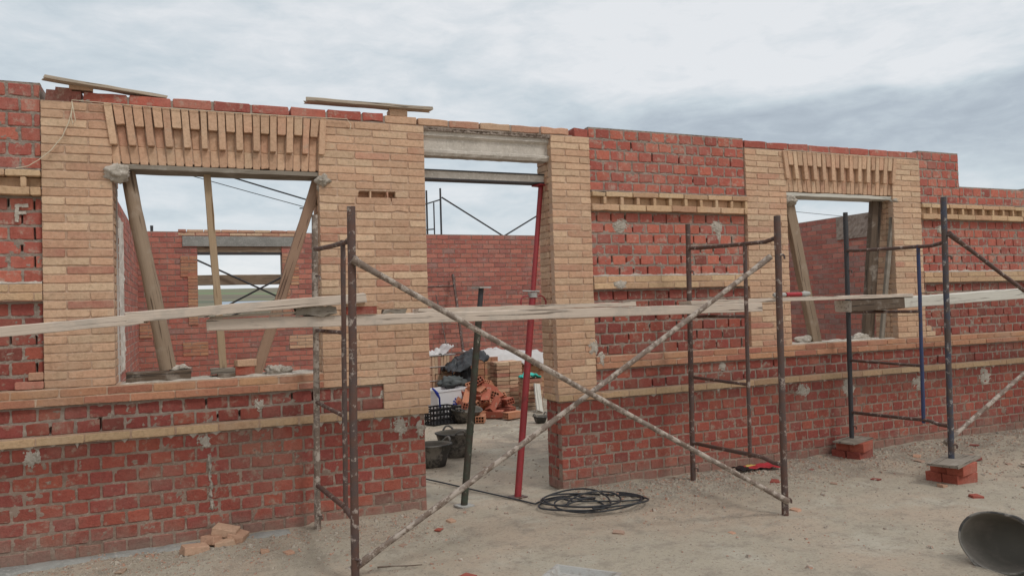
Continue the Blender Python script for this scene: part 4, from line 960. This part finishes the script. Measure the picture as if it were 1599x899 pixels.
lump('sack', (4.16, 11.75, .42), (.17, .18, .36), 'black_sheet', 'bulging black sack under the black tarp', 'sack', seed=5)
lump('sack', (3.88, 11.5, .50), (.20, .14, .10), 'grey_sack', 'dark grey sack lying behind the white tub', 'sack', seed=8)
# white tub with a blue snow star
r = empty('plastic_tub', (3.66, 11.25, 0), 'white plastic tub marked with a blue star, beside the black crate', 'tub', rz=.38)
mb = MB(); w, d, h = .27, .18, .42
v0 = [(-w, -d, 0), (w, -d, 0), (w, d, 0), (-w, d, 0)]; v1 = [(x*1.08, y*1.08, h) for x, y, z in v0]; v2 = [(x*1.13, y*1.13, h) for x, y, z in v0]; v3 = [(x, y, h+.03) for x, y, z in v2]; v4 = [(x*.93, y*.93, h+.03) for x, y, z in v2]; v5 = [(x*.9, y*.9, .02) for x, y, z in v0]
fs = [(3, 2, 1, 0)]
for L_ in range(5): fs += [(L_*4+i, L_*4+(i+1) % 4, L_*4+4+(i+1) % 4, L_*4+4+i) for i in range(4)]
fs.append((20, 21, 22, 23)); mb.add(v0+v1+v2+v3+v4+v5, fs, 'white_plastic'); mb.build('body', r)
mb = MB()
for k_ in range(6):
    t = pi*k_/6; dx, dz = cos(t)*.085, sin(t)*.085; cx1, cz1 = .10, .22
    px_, pz_ = -sin(t)*.008, cos(t)*.008; yy = -d*1.045-.004
    mb.add([(cx1-dx-px_, yy, cz1-dz-pz_), (cx1+dx-px_, yy, cz1+dz-pz_), (cx1+dx+px_, yy, cz1+dz+pz_), (cx1-dx+px_, yy, cz1-dz+pz_)], [(0, 1, 2, 3)], 'blue_plastic')
    for s in (-1, 1): mb.box((cx1+s*dx-.012, yy-.002, cz1+s*dz-.012), (cx1+s*dx+.012, yy+.002, cz1+s*dz+.012), 'blue_plastic')
mb.build('star_mark', r)
# crate
r = empty('plastic_crate', (3.43, 10.75, 0), 'black open plastic crate on the yard floor by the door jamb', 'crate', rz=.3)
mb = MB(); w, d, h = .24, .17, .24
for z in (.0, .075, .15, .22):
    for a, c_ in (((-w, -d), (w, -d)), ((w, -d), (w, d)), ((w, d), (-w, d)), ((-w, d), (-w, -d))): 
        x0, x1 = sorted((a[0], c_[0])); y0, y1 = sorted((a[1], c_[1])); mb.box((x0-.008, y0-.008, z), (x1+.008, y1+.008, z+.022), 'black_plastic')
for i in range(9):
    for y in (-d, d): x = lerp(-w, w, i/8); mb.box((x-.008, y-.006, 0), (x+.008, y+.006, h-.002), 'black_plastic')
for i in range(6):
    for x in (-w, w): y = lerp(-d, d, i/5); mb.box((x-.006, y-.008, 0), (x+.006, y+.008, h-.002), 'black_plastic')
mb.box((-w, -d, .002), (w, d, .012), 'black_plastic'); mb.build('body', r)
mb = MB(); mb.tube([(3.27, 10.6, .53), (3.31, 10.6, .49), (3.345, 10.62, .45), (3.38, 10.62, .38), (3.41, 10.7, .25)], .018, 10, 'blue_plastic', rs=[.012, .016, .024, .014, .012]); tag(mb.build('tool_handle'), 'blue tool handle sticking out of the black crate', 'handle')
bucket((3.78, 10.7, 0), 'low black rubber basket beside the black crate in the yard', .24, .15, .20, (.12, 0, .5))
bucket((4.66, 9.95, 0), 'small dark rubber bucket at the right door jamb', .10, .07, .10)
# glove and leaning tool by the right stack
cloth('work_glove', 5.03, 5.30, 11.22, 11.55, lambda u, v_, x, y: .52+.05*noise.noise(Vector((u*6, v_*6, 2)))+.05*sin(u*pi), 'turquoise_fabric', 'turquoise work glove lying on the tan stack', 'glove', 14, 12, .02)
timber('board', (5.10, 10.9, .02), (5.20, 11.2, .42), .03, .11, 'whitewashed_wood', 'pale narrow board leaning on the tan stack at the right jamb', 'board', seg=6)
# hollow red bricks tipped in a heap
def hollow_brick(L=.28, w=.13, h=.095):
    mb = MB(); nx, nz = 3, 2; t = .010; cw = (w-t)/nx; chh = (h-t)/nz
    for y0 in (-w/2+i*cw for i in range(nx+1)): mb.box((-L/2, y0, 0), (L/2, y0+t, h), 'hollow_red_brick', (.3, .5))
    for z0 in (i*chh for i in range(nz+1)):
        for i in range(nx): mb.box((-L/2+.001, -w/2+i*cw+t, z0), (L/2-.001, -w/2+(i+1)*cw, z0+t), 'hollow_red_brick', (.35, .5))
    for i in range(nx):
        for j in range(nz): mb.box((-.01, -w/2+i*cw+t, j*chh+t), (.01, -w/2+(i+1)*cw, (j+1)*chh), 'dark_steel')  # dark plates stand in for the shade deep inside the cells
    return mb.build('hollow_brick')
HB = hollow_brick(); random.seed(21)
GH = 'hollow red bricks tipped in a heap'
pile = []
cxp, cyp = 4.22, 11.2
for lev, (rad, cnt) in enumerate(((.46, 18), (.38, 15), (.27, 11), (.16, 6), (.06, 2))):
    for k_ in range(cnt):
        t = 2*pi*k_/cnt+lev*.4; rr = rad*(1 if k_ % 3 else .6)*U(.85, 1.1)
        pile.append((cxp+rr*cos(t)*1.05, cyp+rr*sin(t)*.8, .01+lev*.105))
for i, (x, y, z) in enumerate(pile):
    flat = z < .05
    rot = (U(-.15, .15), 0, U(0, pi)) if flat else (U(-.6, .6), U(-.9, .9), U(0, 2*pi))
    place(HB, (x, y, z+(.0 if flat else .04)), 0, 'hollow red brick tipped in the heap behind the green prop', 'brick', GH, rot)
for x, y, a, lb in ((4.52, 10.62, .3, 'hollow red brick standing apart at the right foot of the heap'), (3.98, 10.55, 1.1, 'hollow red brick lying apart at the front foot of the heap'), (4.72, 11.2, 1.4, 'hollow red brick lying against the tan stack')):
    place(HB, (x, y, .0), a, lb, 'brick', 'single hollow bricks beside the heap')
# old scaffold end frame of steel rods leaning against the rear wall
r = empty('scaffold_end_frame', (4.7, 14.2, 0), 'old rusty scaffold end frame of steel rods leaning on the rear wall', 'scaffold frame')
for nm, a, c_, rad in (('post', (5.02, 13.9, .0), (5.10, 14.9, 2.36), .030), ('rung', (4.1, 14.75, 2.10), (5.09, 14.82, 2.12), .018), ('inner_rod', (4.70, 14.1, .75), (4.68, 14.75, 1.95), .013), ('rung', (4.2, 14.0, .78), (5.05, 14.1, .80), .018), ('rung', (4.2, 14.2, 1.40), (4.70, 14.3, 1.42), .013), ('post', (3.9, 13.9, .0), (3.95, 14.9, 2.36), .026)):
    q = MB(); q.bar(a, c_, rad, 'rusty_steel', 8, 6, .05); q.build(nm, r, origin=r.location)
# board and post beyond the rear wall, roof post
timber('plank', (-.8, 16.25, 2.36), (2.9, 16.25, 2.36), .12, .20, 'brown_wood', 'wide board fixed on the scaffold seen through the rear window', 'plank')
mb = MB(); mb.bar((2.25, 15.5, 0), (2.25, 15.5, 3.72), .024, 'dark_steel', 8); mb.box((2.16, 15.46, 3.72), (2.34, 15.54, 3.735), 'dark_steel'); tag(mb.build('steel_post'), 'thin dark post with a flat head rising above the rear wall', 'post')
mb = MB(); mb.bar((-.48, 15.1, 3.1), (-.48, 15.1, 3.30), .025, 'dark_steel', 8, 3); tag(mb.build('pipe_stub'), 'short dark pipe stub on top of the rear wall', 'pipe')
# far shed in the fields
r = empty('shed', (5.5, 62, 0), 'small low shed with a pale blue roof far off in the fields', 'shed')
mb = MB(); mb.box((2.5, 60, 0), (9, 65, 2.0), 'pale_mortar'); mb.build('wall', r, origin=r.location)
mb = MB(); mb.add([(2.3, 59.8, 2.01), (9.2, 59.8, 2.01), (9.2, 62.5, 2.7), (2.3, 62.5, 2.7), (2.3, 65.2, 2.01), (9.2, 65.2, 2.01), ], [(0, 1, 2, 3), (3, 2, 5, 4), (0, 3, 4), (1, 5, 2)], 'tin_roof'); mb.build('roof', r, origin=r.location)
# power line beyond
pole = empty('utility_pole', (8.2, 30, 0), 'grey utility pole beyond the rear wall carrying the cables', 'utility pole')
mb = MB(); mb.tube([(8.2, 30, 0), (8.2, 30, 8.0)], .12, 12, 'grey_concrete', rs=[.15, .10]); mb.build('shaft', pole, origin=pole.location)
mb = MB(); mb.box((7.8, 29.95, 7.5), (8.6, 30.05, 7.6), 'dark_steel'); mb.build('crossarm', pole, origin=pole.location)
def wire(pts_, r, label):
    a, c_ = Vector(pts_[0]), Vector(pts_[1]); mb = MB()
    mb.tube([a.lerp(c_, i/24)-Vector((0, 0, pts_[2]*sin(pi*i/24))) for i in range(25)], r, 6, 'cable_black'); tag(mb.build('overhead_cable'), label, 'cable', 'overhead cables')
wire(((8.2, 29.9, 4.95), (-12, 29.9, 11.2), .25), .028, 'thicker dark overhead cable crossing the left window')
wire(((8.2, 30.0, 4.75), (-12, 30.0, 10.4), .2), .014, 'thinner overhead cable below the thick one in the left window')
wire(((8.2, 30.1, 7.45), (48, 30.1, 5.2), .2), .012, 'thin overhead cable seen through the doorway')
